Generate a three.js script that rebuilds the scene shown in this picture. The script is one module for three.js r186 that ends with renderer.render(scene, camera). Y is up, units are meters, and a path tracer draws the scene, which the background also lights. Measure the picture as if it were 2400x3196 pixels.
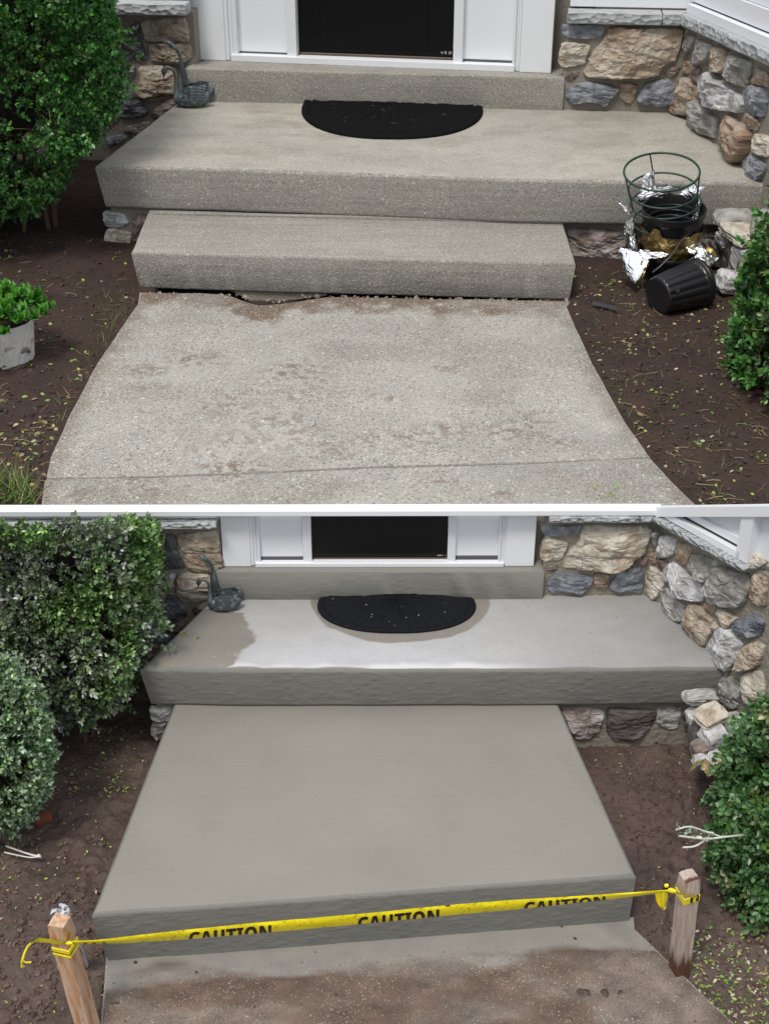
import * as THREE from 'three';
import { RoundedBoxGeometry } from 'three/addons/geometries/RoundedBoxGeometry.js';
import { mergeGeometries, mergeVertices, toCreasedNormals } from 'three/addons/utils/BufferGeometryUtils.js';

// ---------------------------------------------------------------- camera, sky, sun, exposure
const scene = new THREE.Scene();
const CAM_Y = 3.83, F = 4190, CX = 1200, CY = 1598, PITCH = Math.atan((CY + 867) / F);
const camera = new THREE.PerspectiveCamera(2 * Math.atan(CY / F) * 180 / Math.PI, 768 / 1024, 0.1, 400);
camera.position.set(0, CAM_Y, 0);
camera.rotation.x = -PITCH;

const EXPOSURE = 1.58, SUN = 1.5;
const renderer = new THREE.WebGLRenderer({ antialias: true });
renderer.toneMapping = THREE.LinearToneMapping;
renderer.toneMappingExposure = EXPOSURE;
renderer.shadowMap.enabled = true;
renderer.setSize(768, 1024);
{ // overcast sky, brighter overhead
  const W = 256, H = 128, d = new Float32Array(W * H * 4);
  for (let j = 0; j < H; j++) for (let i = 0; i < W; i++) {
    const el = ((j + 0.5) / H - 0.5) * Math.PI, s = Math.sin(el), az = (i / W) * 2 * Math.PI;
    let L = s > 0 ? 0.78 * (0.36 + 0.64 * s) : 0.06;
    if (s > 0) L *= 1 + 0.05 * Math.sin(3 * az + 4 * s) + 0.04 * Math.sin(7 * az - 6 * s);
    const k = (j * W + i) * 4;
    d[k] = L * 0.965; d[k + 1] = L * 0.995; d[k + 2] = L * 1.05; d[k + 3] = 1;
  }
  const t = new THREE.DataTexture(d, W, H, THREE.RGBAFormat, THREE.FloatType);
  t.mapping = THREE.EquirectangularReflectionMapping; t.magFilter = THREE.LinearFilter; t.needsUpdate = true;
  scene.background = t; scene.environment = t;
}
const sun = new THREE.DirectionalLight(0xfff6ea, SUN);
sun.name = 'sun'; sun.position.set(-4, 16, 1.5); sun.target.position.set(0, 0, -6);
sun.castShadow = true; sun.shadow.radius = 26; sun.shadow.mapSize.set(2048, 2048);
Object.assign(sun.shadow.camera, { left: -9, right: 9, top: 9, bottom: -9, near: 1, far: 40 });
scene.add(sun, sun.target);

// ---------------------------------------------------------------- helpers
const V = (x, y, z) => new THREE.Vector3(x, y, z);
function rng(seed) { let a = seed >>> 0; return () => { a = (a + 0x6d2b79f5) >>> 0; let t = Math.imul(a ^ (a >>> 15), 1 | a); t = (t + Math.imul(t ^ (t >>> 7), 61 | t)) ^ t; return ((t ^ (t >>> 14)) >>> 0) / 4294967296; }; }
const R = rng(77);
const rr = (a, b, r = R) => a + (b - a) * r();
const lerp = (a, b, t) => a + (b - a) * t, clamp = (x, a = 0, b = 1) => Math.min(b, Math.max(a, x));
const sst = (a, b, x) => { const t = clamp((x - a) / (b - a)); return t * t * (3 - 2 * t); };
const mix3 = (a, b, t) => [lerp(a[0], b[0], t), lerp(a[1], b[1], t), lerp(a[2], b[2], t)];
const hash = (x, y, s) => { let h = Math.imul(x, 374761393) ^ Math.imul(y, 668265263) ^ Math.imul(s, 2147483647 ^ 1274126177); h = Math.imul(h ^ (h >>> 13), 1274126177); h ^= h >>> 16; return (h >>> 0) / 4294967296; };
function vnoise(x, y, s = 0, p = 0) {
  const ix = Math.floor(x), iy = Math.floor(y), fx = x - ix, fy = y - iy, u = fx * fx * (3 - 2 * fx), v = fy * fy * (3 - 2 * fy);
  const m = p ? (n) => ((n % p) + p) % p : (n) => n;
  const a = hash(m(ix), m(iy), s), b = hash(m(ix + 1), m(iy), s), c = hash(m(ix), m(iy + 1), s), d = hash(m(ix + 1), m(iy + 1), s);
  return a + (b - a) * u + (c - a) * v + (a - b - c + d) * u * v;
}
function fbm(x, y, oct = 4, s = 0, p = 0) { let v = 0, a = 0.5, n = 0; for (let i = 0; i < oct; i++) { v += a * vnoise(x, y, s + i * 17, p); n += a; a *= 0.5; x *= 2; y *= 2; p *= 2; } return v / n; }
function n3(x, y, z, s = 0) { const iz = Math.floor(z), f = z - iz, w = f * f * (3 - 2 * f); return lerp(vnoise(x, y, s + iz * 31), vnoise(x, y, s + (iz + 1) * 31), w); }
function f3(x, y, z, o = 3, s = 0) { let v = 0, a = 0.5, n = 0; for (let i = 0; i < o; i++) { v += a * n3(x, y, z, s + i * 7); n += a; a *= 0.5; x *= 2; y *= 2; z *= 2; } return v / n; }

// a point of the place along a line of sight
const cp = Math.cos(PITCH), sp = Math.sin(PITCH), EYE = V(0, CAM_Y, 0);
const ray = (x, y) => { const v = y - CY; return V(x - CX, -F * sp - v * cp, -F * cp + v * sp); };
const onY = (x, y, Y) => { const d = ray(x, y); return d.multiplyScalar((Y - CAM_Y) / d.y).add(EYE); };
const atZ = (x, y, Z) => { const d = ray(x, y); return d.multiplyScalar(-Z / d.z).add(EYE); };
const pxm = (x, y, Z) => atZ(x, y, Z).distanceTo(EYE) / Math.hypot(x - CX, y - CY, F); // metres per photo pixel
const zm = (ox, oy, k = 800 / 1661) => (pts) => pts.map(([x, y]) => [ox + x * k, oy + y * k]);
class Upright { // a vertical plane through a base line
  constructor(a, b) { this.a = a.clone(); this.u = b.clone().sub(a).setY(0).normalize(); this.n = V(-this.u.z, 0, this.u.x); if (this.n.dot(EYE.clone().sub(a)) < 0) this.n.negate(); }
  hit(x, y, off = 0) { const d = ray(x, y), o = this.a.clone().addScaledVector(this.n, off); return d.multiplyScalar(o.clone().sub(EYE).dot(this.n) / d.dot(this.n)).add(EYE); }
  su(x, y, off = 0) { const p = this.hit(x, y, off); return { s: p.clone().sub(this.a).dot(this.u), y: p.y }; }
  pt(s, y, off = 0) { const p = this.a.clone().addScaledVector(this.u, s).addScaledVector(this.n, off); p.y = y; return p; }
  get m() { return new THREE.Matrix4().makeBasis(this.u, V(0, 1, 0), V(0, 0, 0).crossVectors(this.u, V(0, 1, 0))).setPosition(this.a.x, 0, this.a.z); }
  get sg() { return V(0, 0, 0).crossVectors(this.u, V(0, 1, 0)).dot(this.n) > 0 ? 1 : -1; }
}
function cross2(A, oa, B, ob) { // where two upright planes, each moved out, meet
  const p = A.pt(0, 0, oa), q = B.pt(0, 0, ob), den = A.u.x * B.u.z - A.u.z * B.u.x, t = ((q.x - p.x) * B.u.z - (q.z - p.z) * B.u.x) / den;
  return p.addScaledVector(A.u, t);
}
const used = {};
const numbered = (n) => { used[n] = (used[n] ?? -1) + 1; return used[n] ? n + '_' + String(used[n]).padStart(3, '0') : n; };
function tag(o, label, category, group, kind) { if (label) o.userData.label = label; if (category) o.userData.category = category; if (group) o.userData.group = group; if (kind) o.userData.kind = kind; return o; }
function thing(name, label, category, pos = V(0, 0, 0), group) { const o = new THREE.Group(); o.name = numbered(name); o.position.copy(pos); scene.add(o); return tag(o, label, category, group); }
function mesh(name, geo, mat, parent, o = {}) {
  if (Array.isArray(geo)) geo = geo.length > 1 ? mergeGeometries(geo.map((g) => g.index ? g.toNonIndexed() : g)) : geo[0];
  const m = new THREE.Mesh(geo, mat); m.name = parent ? name : numbered(name); m.castShadow = m.receiveShadow = true;
  if (parent) { // geometry is in world coordinates; keep it there
    let p = parent, off = V(0, 0, 0); while (p && p !== scene) { off.add(p.position); p = p.parent; }
    if (!o.local) m.position.copy(off).negate();
    parent.add(m);
  } else scene.add(m);
  if (o.kind) m.userData.kind = o.kind; if (o.label) m.userData.label = o.label;
  return m;
}
const structure = (name, geo, mat, label) => { const m = mesh(name, geo, mat, null, { kind: 'structure' }); tag(m, label, name.split('_').pop()); return m; };

// ---------------------------------------------------------------- textures
const LUT = new Uint8Array(4097); for (let i = 0; i <= 4096; i++) { const c = i / 4096; LUT[i] = Math.round(255 * (c < 0.0031308 ? 12.92 * c : 1.055 * Math.pow(c, 1 / 2.4) - 0.055)); }
const enc = (c) => LUT[Math.max(0, Math.min(4096, Math.round(c * 4096)))];
function dataTex(buf, W, H, srgb, wrap) {
  const t = new THREE.DataTexture(buf, W, H, THREE.RGBAFormat); t.magFilter = THREE.LinearFilter; t.minFilter = THREE.LinearMipmapLinearFilter; t.generateMipmaps = true;
  if (srgb) t.colorSpace = THREE.SRGBColorSpace; t.wrapS = t.wrapT = wrap ? THREE.RepeatWrapping : THREE.ClampToEdgeWrapping; t.needsUpdate = true; return t;
}
// colour from fn(u, v in 0..1) -> linear rgb, then loose grains drawn over it; a relief map comes with it
function makeTex(W, H, fn, { grains = [], wrap = true, seed = 5, relief } = {}) {
  const b = new Uint8Array(W * H * 4), h = new Uint8Array(W * H * 4), r = rng(seed);
  for (let j = 0; j < H; j++) for (let i = 0; i < W; i++) {
    const k = (j * W + i) * 4, c = fn(i / W, j / H);
    b[k] = enc(c[0]); b[k + 1] = enc(c[1]); b[k + 2] = enc(c[2]); b[k + 3] = 255;
    const e = relief ? clamp(relief(i / W, j / H)) : 0.5; h[k] = h[k + 1] = h[k + 2] = e * 255; h[k + 3] = 255;
  }
  for (const g of grains) for (let n = 0; n < g.n; n++) {
    const cx = r() * W, cy = r() * H, rad = lerp(g.r[0], g.r[1], r() ** 2), el = 0.5 + 0.5 * r(), an = r() * 3.14, ca = Math.cos(an), sa = Math.sin(an);
    const keep = g.where ? g.where(cx / W, cy / H) : 1; if (r() > keep) continue;
    const c = g.c[Math.floor(r() * g.c.length)], m = 0.75 + 0.4 * r(), al = g.a ?? 0.85, ri = Math.ceil(rad + 1);
    for (let y = -ri; y <= ri; y++) for (let x = -ri; x <= ri; x++) {
      const X = (x * ca + y * sa) / rad, Y = (y * ca - x * sa) / (rad * el), q = Math.sqrt(X * X + Y * Y); if (q > 1.15) continue;
      let px = Math.floor(cx + x), py = Math.floor(cy + y);
      if (wrap) { px = (px + W) % W; py = (py + H) % H; } else if (px < 0 || py < 0 || px >= W || py >= H) continue;
      const k = (py * W + px) * 4, t = al * clamp((1.15 - q) / 0.4);
      for (let e = 0; e < 3; e++) b[k + e] = lerp(b[k + e], enc(c[e] * m), t);
      const up = g.up ?? 0.2; h[k] = h[k + 1] = h[k + 2] = clamp(h[k] / 255 + up * t * (1 - q * 0.5)) * 255;
    }
  }
  return { map: dataTex(b, W, H, true, wrap), bump: dataTex(h, W, H, false, wrap) };
}
const std = (o) => new THREE.MeshStandardMaterial({ roughness: 0.9, metalness: 0, side: THREE.DoubleSide, ...o });
const lin = (r, g, b) => new THREE.Color().setRGB(r, g, b);

// pebbly old concrete, 1.6 m tile
const PEB = [[0.62, 0.58, 0.5], [0.55, 0.5, 0.42], [0.45, 0.36, 0.26], [0.7, 0.68, 0.63], [0.3, 0.24, 0.18]], DRK = [[0.1, 0.09, 0.08], [0.16, 0.13, 0.1], [0.07, 0.065, 0.06]];
const tAgg = makeTex(1024, 1024, (u, v) => { const m = fbm(u * 6, v * 6, 4, 3, 6), f = vnoise(u * 512, v * 512, 9, 512), st = fbm(u * 3, v * 90, 2, 8, 0); const k = 0.8 + 0.3 * m + 0.5 * (f - 0.5) + 0.3 * (st - 0.5); return [0.283 * k, 0.279 * k, 0.256 * k]; },
  { grains: [{ n: 30000, r: [0.9, 2.9], c: PEB, a: 0.6 }, { n: 30000, r: [0.8, 2.6], c: DRK, a: 0.5, up: -0.3 }, { n: 1200, r: [2, 4], c: PEB, a: 0.7 }], relief: (u, v) => 0.4 + 0.25 * vnoise(u * 256, v * 256, 4, 256) });
// trowelled new cement, 0.9 m tile
const tCem = makeTex(1024, 1024, (u, v) => { const m = fbm(u * 3, v * 4, 4, 31, 0) * 0.0 + fbm(u * 4, v * 4, 4, 31, 4), b = fbm(u * 6, v * 120, 3, 12, 0), f = vnoise(u * 512, v * 512, 19, 512); const k = 0.9 + 0.14 * m + 0.05 * (b - 0.5) + 0.16 * (f - 0.5); return [0.17 * k, 0.169 * k, 0.155 * k]; },
  { grains: [{ n: 500, r: [0.8, 2.2], c: [[0.1, 0.1, 0.09]], a: 0.5, up: -0.3 }], relief: (u, v) => { const w = 0.06 * fbm(u * 4, v * 4, 3, 15, 4); return 0.25 + 0.07 * fbm(u * 5, (v + w) * 80, 3, 12, 0) + 0.4 * Math.pow(fbm(u * 24, v * 48, 4, 77, 24), 2) + 0.22 * fbm(u * 7, v * 7, 4, 79, 7); } });
const tRock = makeTex(512, 512, (u, v) => { const k = 0.46 + 0.78 * fbm(u * 14, v * 22, 6, 61, 0) + 0.3 * (vnoise(u * 200, v * 200, 3, 200) - 0.5); return [k, k, k]; }, { relief: (u, v) => 0.6 * fbm(u * 7, v * 16, 5, 41, 0) + 0.4 * Math.abs(2 * fbm(u * 5, v * 5, 4, 47, 5) - 1) });
const tCap = makeTex(512, 512, (u, v) => { const k = 0.9 + 0.2 * fbm(u * 6, v * 6, 4, 71, 6); return [0.4 * k, 0.425 * k, 0.445 * k]; }, { relief: (u, v) => { const X = u * 9, Y = v * 14, ix = Math.floor(X), iy = Math.floor(Y); let d = 9; for (let a = -1; a < 2; a++) for (let b = -1; b < 2; b++) { const i = ix + a, j = iy + b, q = Math.hypot(i + hash((i + 9) % 9, (j + 14) % 14, 5) - X, j + hash((i + 9) % 9, (j + 14) % 14, 6) - Y); if (q < d) d = q; } return Math.min(1, d * d); } });
const tMortar = makeTex(512, 512, (u, v) => { const k = 0.75 + 0.3 * fbm(u * 6, v * 6, 4, 71, 6) + 0.25 * (vnoise(u * 256, v * 256, 5, 256) - 0.5); return [0.265 * k, 0.245 * k, 0.205 * k]; }, { relief: (u, v) => fbm(u * 40, v * 40, 3, 72, 40) });
const tSoil = (base, seed, lighter) => makeTex(1024, 1024, (u, v) => { const m = fbm(u * 9, v * 9, 5, seed, 9), q = fbm(u * 3, v * 3, 3, seed + 5, 3), f = vnoise(u * 400, v * 400, seed, 400); const k = 0.45 + 0.75 * m + 0.5 * (f - 0.5); return mix3([base[0] * k, base[1] * k, base[2] * k], lighter, 0.35 * sst(0.5, 0.75, q)); },
  { grains: [{ n: 2600, r: [1, 3], c: [[base[0] * 0.4, base[1] * 0.4, base[2] * 0.4], [base[0] * 1.9, base[1] * 1.8, base[2] * 1.7]], a: 0.6, up: 0.2 }, { n: 160, r: [1, 3], c: [[0.3, 0.25, 0.18], [0.2, 0.16, 0.08]], a: 0.8 }], seed, relief: (u, v) => fbm(u * 40, v * 40, 4, seed + 2, 40) });
const tSoilU = tSoil([0.043, 0.0235, 0.0175], 101, [0.052, 0.033, 0.027]), tSoilL = tSoil([0.09, 0.06, 0.051], 131, [0.15, 0.112, 0.096]);
const tWood = (a, b, wet, seed) => makeTex(128, 512, (u, v) => { const g = fbm(u * 14, v * 3, 3, seed, 0), p = fbm(u * 3, v * 5, 3, seed + 9, 0); let c = mix3(a, b, sst(0.35, 0.65, p)); const k = 0.75 + 0.45 * g; c = c.map((x) => x * k); return wet ? mix3(c, [0.1 * k, 0.04 * k, 0.022 * k], sst(0.36, 0.22, v + 0.08 * (vnoise(u * 5, v * 8, 3) - 0.5))) : c; },
  { wrap: false, seed, grains: [{ n: 26, r: [1.5, 5], c: [[0.1, 0.07, 0.05]], a: 0.6 }], relief: (u, v) => fbm(u * 30, v * 4, 3, seed, 0) });

const M = {
  agg: std({ map: tAgg.map, bumpMap: tAgg.bump, bumpScale: 0.006, roughness: 0.92 }),
  cement: std({ map: tCem.map, bumpMap: tCem.bump, bumpScale: 0.009, roughness: 0.8 }),  // darker copy for side faces, their shade put into the colour
  stone: std({ map: tRock.map, bumpMap: tRock.bump, bumpScale: 0.035, vertexColors: true, roughness: 0.85 }),
  mortar: std({ map: tMortar.map, bumpMap: tMortar.bump, bumpScale: 0.006 }),
  cap: std({ map: tCap.map, bumpMap: tCap.bump, bumpScale: 0.022, roughness: 0.85 }),
  white: std({ color: lin(0.77, 0.805, 0.85), roughness: 0.45 }),
  whiteTrim: std({ color: lin(0.74, 0.77, 0.815), roughness: 0.5 }),
  black: new THREE.MeshPhysicalMaterial({ color: lin(0.005, 0.005, 0.006), roughness: 0.3, specularIntensity: 0.4, side: THREE.DoubleSide }),
  strip: std({ color: lin(0.07, 0.07, 0.08), roughness: 0.6 }),
  seam: std({ color: lin(0.02, 0.02, 0.022), roughness: 0.8 }),
  bronzeTrim: std({ color: lin(0.12, 0.09, 0.075), roughness: 0.4, metalness: 0.5 }),
  soilU: std({ map: tSoilU.map, bumpMap: tSoilU.bump, bumpScale: 0.02, roughness: 1 }),
  soilL: std({ map: tSoilL.map, bumpMap: tSoilL.bump, bumpScale: 0.012, roughness: 0.8 }),
  plasticPot: std({ color: lin(0.012, 0.012, 0.015), roughness: 0.33 }),
  wire: std({ color: lin(0.012, 0.045, 0.03), roughness: 0.4 }),
  silver: std({ color: lin(0.85, 0.87, 0.9), metalness: 1, roughness: 0.24 }),
  gold: std({ color: lin(0.42, 0.31, 0.12), metalness: 0.85, roughness: 0.4 }),
  dullGold: std({ color: lin(0.3, 0.25, 0.12), metalness: 0.35, roughness: 0.5 }), scuff: std({ color: lin(0.35, 0.35, 0.36) }),
  patina: std({ color: lin(0.105, 0.118, 0.12), metalness: 0.45, roughness: 0.45, vertexColors: true }),
  pipe: null, yellow: std({ color: lin(0.8, 0.68, 0.02), roughness: 0.35 }),
  tapeBlack: std({ color: lin(0.012, 0.012, 0.012), roughness: 0.35 }),
  brick: std({ color: lin(0.2, 0.06, 0.035), map: tRock.map, bumpMap: tRock.bump, bumpScale: 0.01 }),
  twig: std({ color: lin(0.12, 0.085, 0.05), roughness: 0.9 }), whiteTwig: std({ color: lin(0.66, 0.66, 0.62), roughness: 0.8 }),
  leaf: std({ vertexColors: true, roughness: 0.36 }), litter: std({ vertexColors: true, roughness: 0.6 }),
};

// ---------------------------------------------------------------- geometry makers
function uvByFace(geo, tile, unique) {
  const g = geo.index ? geo.toNonIndexed() : geo, p = g.attributes.position, uv = new Float32Array(p.count * 2);
  const a = V(0, 0, 0), b = V(0, 0, 0), c = V(0, 0, 0), n = V(0, 0, 0);
  for (let i = 0; i < p.count; i += 3) {
    a.fromBufferAttribute(p, i); b.fromBufferAttribute(p, i + 1); c.fromBufferAttribute(p, i + 2);
    n.crossVectors(b.clone().sub(a), c.clone().sub(a)).normalize();
    for (let k = 0; k < 3; k++) {
      const q = [a, b, c][k]; let u, v;
      if (Math.abs(n.y) > 0.75) { if (unique) { u = (q.x - unique.x0) / unique.w; v = (q.z - unique.z0) / unique.h; } else { u = q.x / tile; v = q.z / tile; } }
      else { u = (Math.abs(n.z) > Math.abs(n.x) ? q.x : q.z) / tile; v = q.y / tile; }
      uv[(i + k) * 2] = u; uv[(i + k) * 2 + 1] = v;
    }
  }
  g.setAttribute('uv', new THREE.BufferAttribute(uv, 2)); return g;
}
function prism(plan, y0, y1, { bevel = 0, tile = 1, unique, jitter = 0, taper, steps = 1 } = {}) { // plan: points [x, z]
  let pts = plan.map((p) => p.isVector3 ? [p.x, p.z] : p);
  let area = 0; pts.forEach((p, i) => { const q = pts[(i + 1) % pts.length]; area += p[0] * -q[1] - q[0] * -p[1]; }); if (area < 0) pts = pts.reverse();
  if (jitter) { const out = []; pts.forEach((p, i) => { const q = pts[(i + 1) % pts.length], L = Math.hypot(q[0] - p[0], q[1] - p[1]), n = Math.max(1, Math.floor(L / 0.06)); for (let k = 0; k < n; k++) { const t = k / n, w = k ? jitter : 0; out.push([lerp(p[0], q[0], t) + w * (fbm(i * 9 + t * n * 0.4, 3.3, 3, 5) - 0.5) * 2, lerp(p[1], q[1], t) + w * (fbm(i * 9 + t * n * 0.4, 9.1, 3, 6) - 0.5) * 2]); } }); pts = out; }
  const sh = new THREE.Shape(pts.map(([x, z]) => new THREE.Vector2(x, -z)));
  const g = new THREE.ExtrudeGeometry(sh, { depth: y1 - y0 - 2 * bevel, steps, curveSegments: 4, bevelEnabled: bevel > 0, bevelThickness: bevel, bevelSize: bevel, bevelOffset: -bevel, bevelSegments: 4 });
  g.rotateX(-Math.PI / 2); g.translate(0, y0 + bevel, 0);
  if (taper) { const p = g.attributes.position; for (let i = 0; i < p.count; i++) { const q = taper(p.getX(i), p.getY(i), p.getZ(i)); p.setXYZ(i, ...q); } }
  const grp = g.groups.map((x) => ({ ...x })), o = uvByFace(g, tile, unique); o.groups = grp; o.computeVertexNormals();
  return bevel ? creaseKeep(o, 0.7) : o;
}
function creaseKeep(g, a) { const gr = g.groups; const c = toCreasedNormals(g, a); c.groups = gr; return c; }
function planeBox(pl, s0, s1, y0, y1, o0, o1, r = 0.004) { // a board on an upright plane
  const w = Math.abs(s1 - s0), h = y1 - y0, d = o1 - o0, g = new RoundedBoxGeometry(w, h, d, 2, Math.min(r, w / 3, h / 3, d / 3));
  g.translate((s0 + s1) / 2, (y0 + y1) / 2, pl.sg * (o0 + o1) / 2); g.applyMatrix4(pl.m); return uvByFace(g, 0.8);
}
function planeShape(pl, pts, o0, o1) { // an outline [s, y] on an upright plane
  const g = new THREE.ExtrudeGeometry(new THREE.Shape(pts.map(([s, y]) => new THREE.Vector2(s, y))), { depth: Math.abs(o1 - o0), bevelEnabled: false });
  g.translate(0, 0, pl.sg > 0 ? Math.min(o0, o1) : -Math.max(o0, o1)); g.applyMatrix4(pl.m); return uvByFace(g, 0.8);
}
const PAL = {
  tan: [[0.36, 0.275, 0.19], [0.42, 0.36, 0.275], [0.24, 0.14, 0.08]], cream: [[0.46, 0.41, 0.32], [0.52, 0.48, 0.4], [0.36, 0.26, 0.16]], slate: [[0.085, 0.09, 0.105], [0.16, 0.17, 0.19], [0.05, 0.05, 0.055]],
  blue: [[0.15, 0.17, 0.215], [0.235, 0.255, 0.29], [0.11, 0.12, 0.145]], rosy: [[0.31, 0.25, 0.225], [0.42, 0.37, 0.35], [0.19, 0.11, 0.085]], grey: [[0.29, 0.285, 0.265], [0.37, 0.37, 0.36], [0.2, 0.18, 0.15]], orange: [[0.33, 0.22, 0.135], [0.38, 0.3, 0.215], [0.22, 0.115, 0.06]],
  pinkish: [[0.25, 0.22, 0.19], [0.32, 0.29, 0.25], [0.15, 0.11, 0.085]], mauve: [[0.17, 0.115, 0.1], [0.25, 0.19, 0.17], [0.1, 0.06, 0.05]], dark: [[0.1, 0.085, 0.075], [0.16, 0.15, 0.14], [0.05, 0.045, 0.04]], pale: [[0.42, 0.43, 0.44], [0.5, 0.51, 0.52], [0.28, 0.28, 0.29]], rust: [[0.3, 0.2, 0.14], [0.4, 0.32, 0.27], [0.19, 0.08, 0.05]],
};
for (const k in PAL) PAL[k] = PAL[k].map((q) => { const l = 0.3 * q[0] + 0.6 * q[1] + 0.1 * q[2]; return mix3(q, [l, l, l], 0.28); });
let stoneSeed = 0;
function stoneGeo(pl, px, pal, depth, off = 0) { // a faced stone whose outline lies on an upright plane
  const seed = ++stoneSeed, c2 = px.map(([x, y]) => { const q = pl.su(x, y, off); return V(q.s, q.y, 0); });
  const curve = new THREE.CatmullRomCurve3(c2, true, 'catmullrom', 0.28), N = px.length > 9 ? 72 : 44, ring = curve.getSpacedPoints(N).slice(0, N), c = V(0, 0, 0); ring.forEach((p) => c.addScaledVector(p, 1 / N));
  const size = Math.sqrt(ring.reduce((s, p) => s + p.distanceTo(c), 0) / N), D = depth * clamp(size * 1.7, 0.45, 1.1), span = size * size;
  const T = N > 50 ? [1.0, 0.992, 0.97, 0.92, 0.87, 0.82, 0.77, 0.72, 0.67, 0.62, 0.57, 0.52, 0.47, 0.42, 0.37, 0.32, 0.27, 0.22, 0.17, 0.12, 0.06] : [1.0, 0.99, 0.955, 0.87, 0.78, 0.68, 0.58, 0.48, 0.37, 0.26, 0.14], pos = [], col = [], uv = [], idx = [], tl = rr(-0.25, 0.25), tl2 = rr(-0.35, 0.2), P3 = PAL[pal];
  const cuts = Array.from({ length: 6 }, () => { const an = rr(0, 6.28), g = rr(0.25, 0.95); return [rr(0.8, 1.25), Math.cos(an) * g, Math.sin(an) * g]; }), crack = rr(0, 3.14), ck = Math.cos(crack * 0.35 - 0.3), sk = Math.sin(crack * 0.35 - 0.3);
  const put = (s, y, t) => {
    const f = fbm(s / span * 1.3 + seed * 7, y / span * 3.2, 4, seed), rg = Math.abs(2 * fbm(s / span * 1.6, y / span * 2.2 + seed, 3, seed + 3) - 1);
    const edge = t >= 1 ? 0 : t > 0.98 ? 0.5 : t > 0.92 ? 0.86 : 1;
    const step = Math.floor(f * 5) / 5, fc = Math.min(...cuts.map((q) => q[0] + (q[1] * (s - c.x) + q[2] * (y - c.y)) / span)), lay = ((y - c.y) * ck + (s - c.x) * sk) / span * 3.2 + 2.2 * f, ridge = (lay - Math.floor(lay)), h = edge * D * Math.max(0.3, fc * 0.85 + 0.34 * (f - 0.5) + 0.13 * step + 0.13 * ridge - 0.25 * rg * rg) + (t < 1 ? D * (tl * (s - c.x) + tl2 * (y - c.y)) / span * 0.3 : -0.012);
    const p = pl.pt(s, y, off + h); pos.push(p.x, p.y, p.z); uv.push(s / 0.55 + seed * 0.37, y / 0.55 + seed * 0.61);
    const k = fbm(s / span * 1.1 + seed, y / span * 1.6, 4, seed + 9), k2 = fbm(s / span * 2 + 5, y / span * 1.2 + seed, 3, seed + 21);
    let q = mix3(P3[0], P3[1], sst(0.38, 0.62, k)); q = mix3(q, P3[2], 0.75 * sst(0.52, 0.7, k2)); const m = 1.25 * (t > 0.97 ? 0.85 : 1); col.push(q[0] * m, q[1] * m, q[2] * m);
  };
  T.forEach((t, r) => ring.forEach((p, i) => { const w = 1 + (r < 3 ? 0.04 * (vnoise(i * 0.9, seed, 5) - 0.5) * 2 : (N > 50 ? 0.07 : 0.16) * (hash(i, r, seed) - 0.5)); put(c.x + (p.x - c.x) * t * w, c.y + (p.y - c.y) * t * w, t); }));
  put(c.x, c.y, 0); const last = T.length * N;
  for (let r = 0; r < T.length - 1; r++) for (let i = 0; i < N; i++) { const a = r * N + i, b = r * N + (i + 1) % N, e = a + N, f = b + N; idx.push(a, b, e, b, f, e); }
  for (let i = 0; i < N; i++) idx.push((T.length - 1) * N + i, (T.length - 1) * N + (i + 1) % N, last);
  const g = new THREE.BufferGeometry(); g.setAttribute('position', new THREE.Float32BufferAttribute(pos, 3)); g.setAttribute('uv', new THREE.Float32BufferAttribute(uv, 2)); g.setAttribute('color', new THREE.Float32BufferAttribute(col, 3)); g.setIndex(idx);
  return toCreasedNormals(g, 0.5);
}
function rockGeo(pos, size, rot, pal, seed, box = 0.65) { // a loose block
  const g0 = new THREE.IcosahedronGeometry(1, 7); g0.deleteAttribute('uv'); g0.deleteAttribute('normal'); const g = mergeVertices(g0), p = g.attributes.position, col = [], uv = [], P3 = PAL[pal];
  for (let i = 0; i < p.count; i++) {
    let v = V(p.getX(i), p.getY(i), p.getZ(i)); const m = Math.max(Math.abs(v.x), Math.abs(v.y), Math.abs(v.z)); v.multiplyScalar(lerp(1, 0.86 / m, box));
    const f = f3(v.x * 1.3 + seed, v.y * 2.2, v.z * 1.3, 4, seed), st = Math.floor(f3(v.x * 0.8, v.y * 3 + seed, v.z * 0.8, 2, seed + 5) * 6) / 6; v.multiplyScalar(0.78 + 0.3 * f + 0.2 * st);
    const k = f3(v.x * 1.4, v.y * 1.8, v.z * 1.4 + seed, 4, seed + 9), k2 = f3(v.x * 1.2 + 7, v.y * 2.4, v.z * 1.2, 3, seed + 12);
    let q = mix3(P3[0], P3[1], sst(0.38, 0.62, k)); q = mix3(q, P3[2], 0.7 * sst(0.52, 0.7, k2)); col.push(q[0] * 1.25, q[1] * 1.25, q[2] * 1.25);
    uv.push((v.x + v.z * 0.6) * size[0] / 0.5 + seed * 0.3, (v.y * size[1] + v.z * size[2] * 0.9) / 0.5);
    p.setXYZ(i, v.x * size[0], v.y * size[1], v.z * size[2]);
  }
  g.setAttribute('color', new THREE.Float32BufferAttribute(col, 3)); g.setAttribute('uv', new THREE.Float32BufferAttribute(uv, 2));
  g.applyMatrix4(new THREE.Matrix4().makeRotationFromEuler(new THREE.Euler(...rot))); g.translate(pos.x, pos.y, pos.z);
  return toCreasedNormals(g, 0.5);
}
function tube(pts, rad, seg = 24, rs = 7, closed = false) { return new THREE.TubeGeometry(new THREE.CatmullRomCurve3(pts, closed, 'catmullrom', 0.5), seg, rad, rs, closed); }
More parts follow.
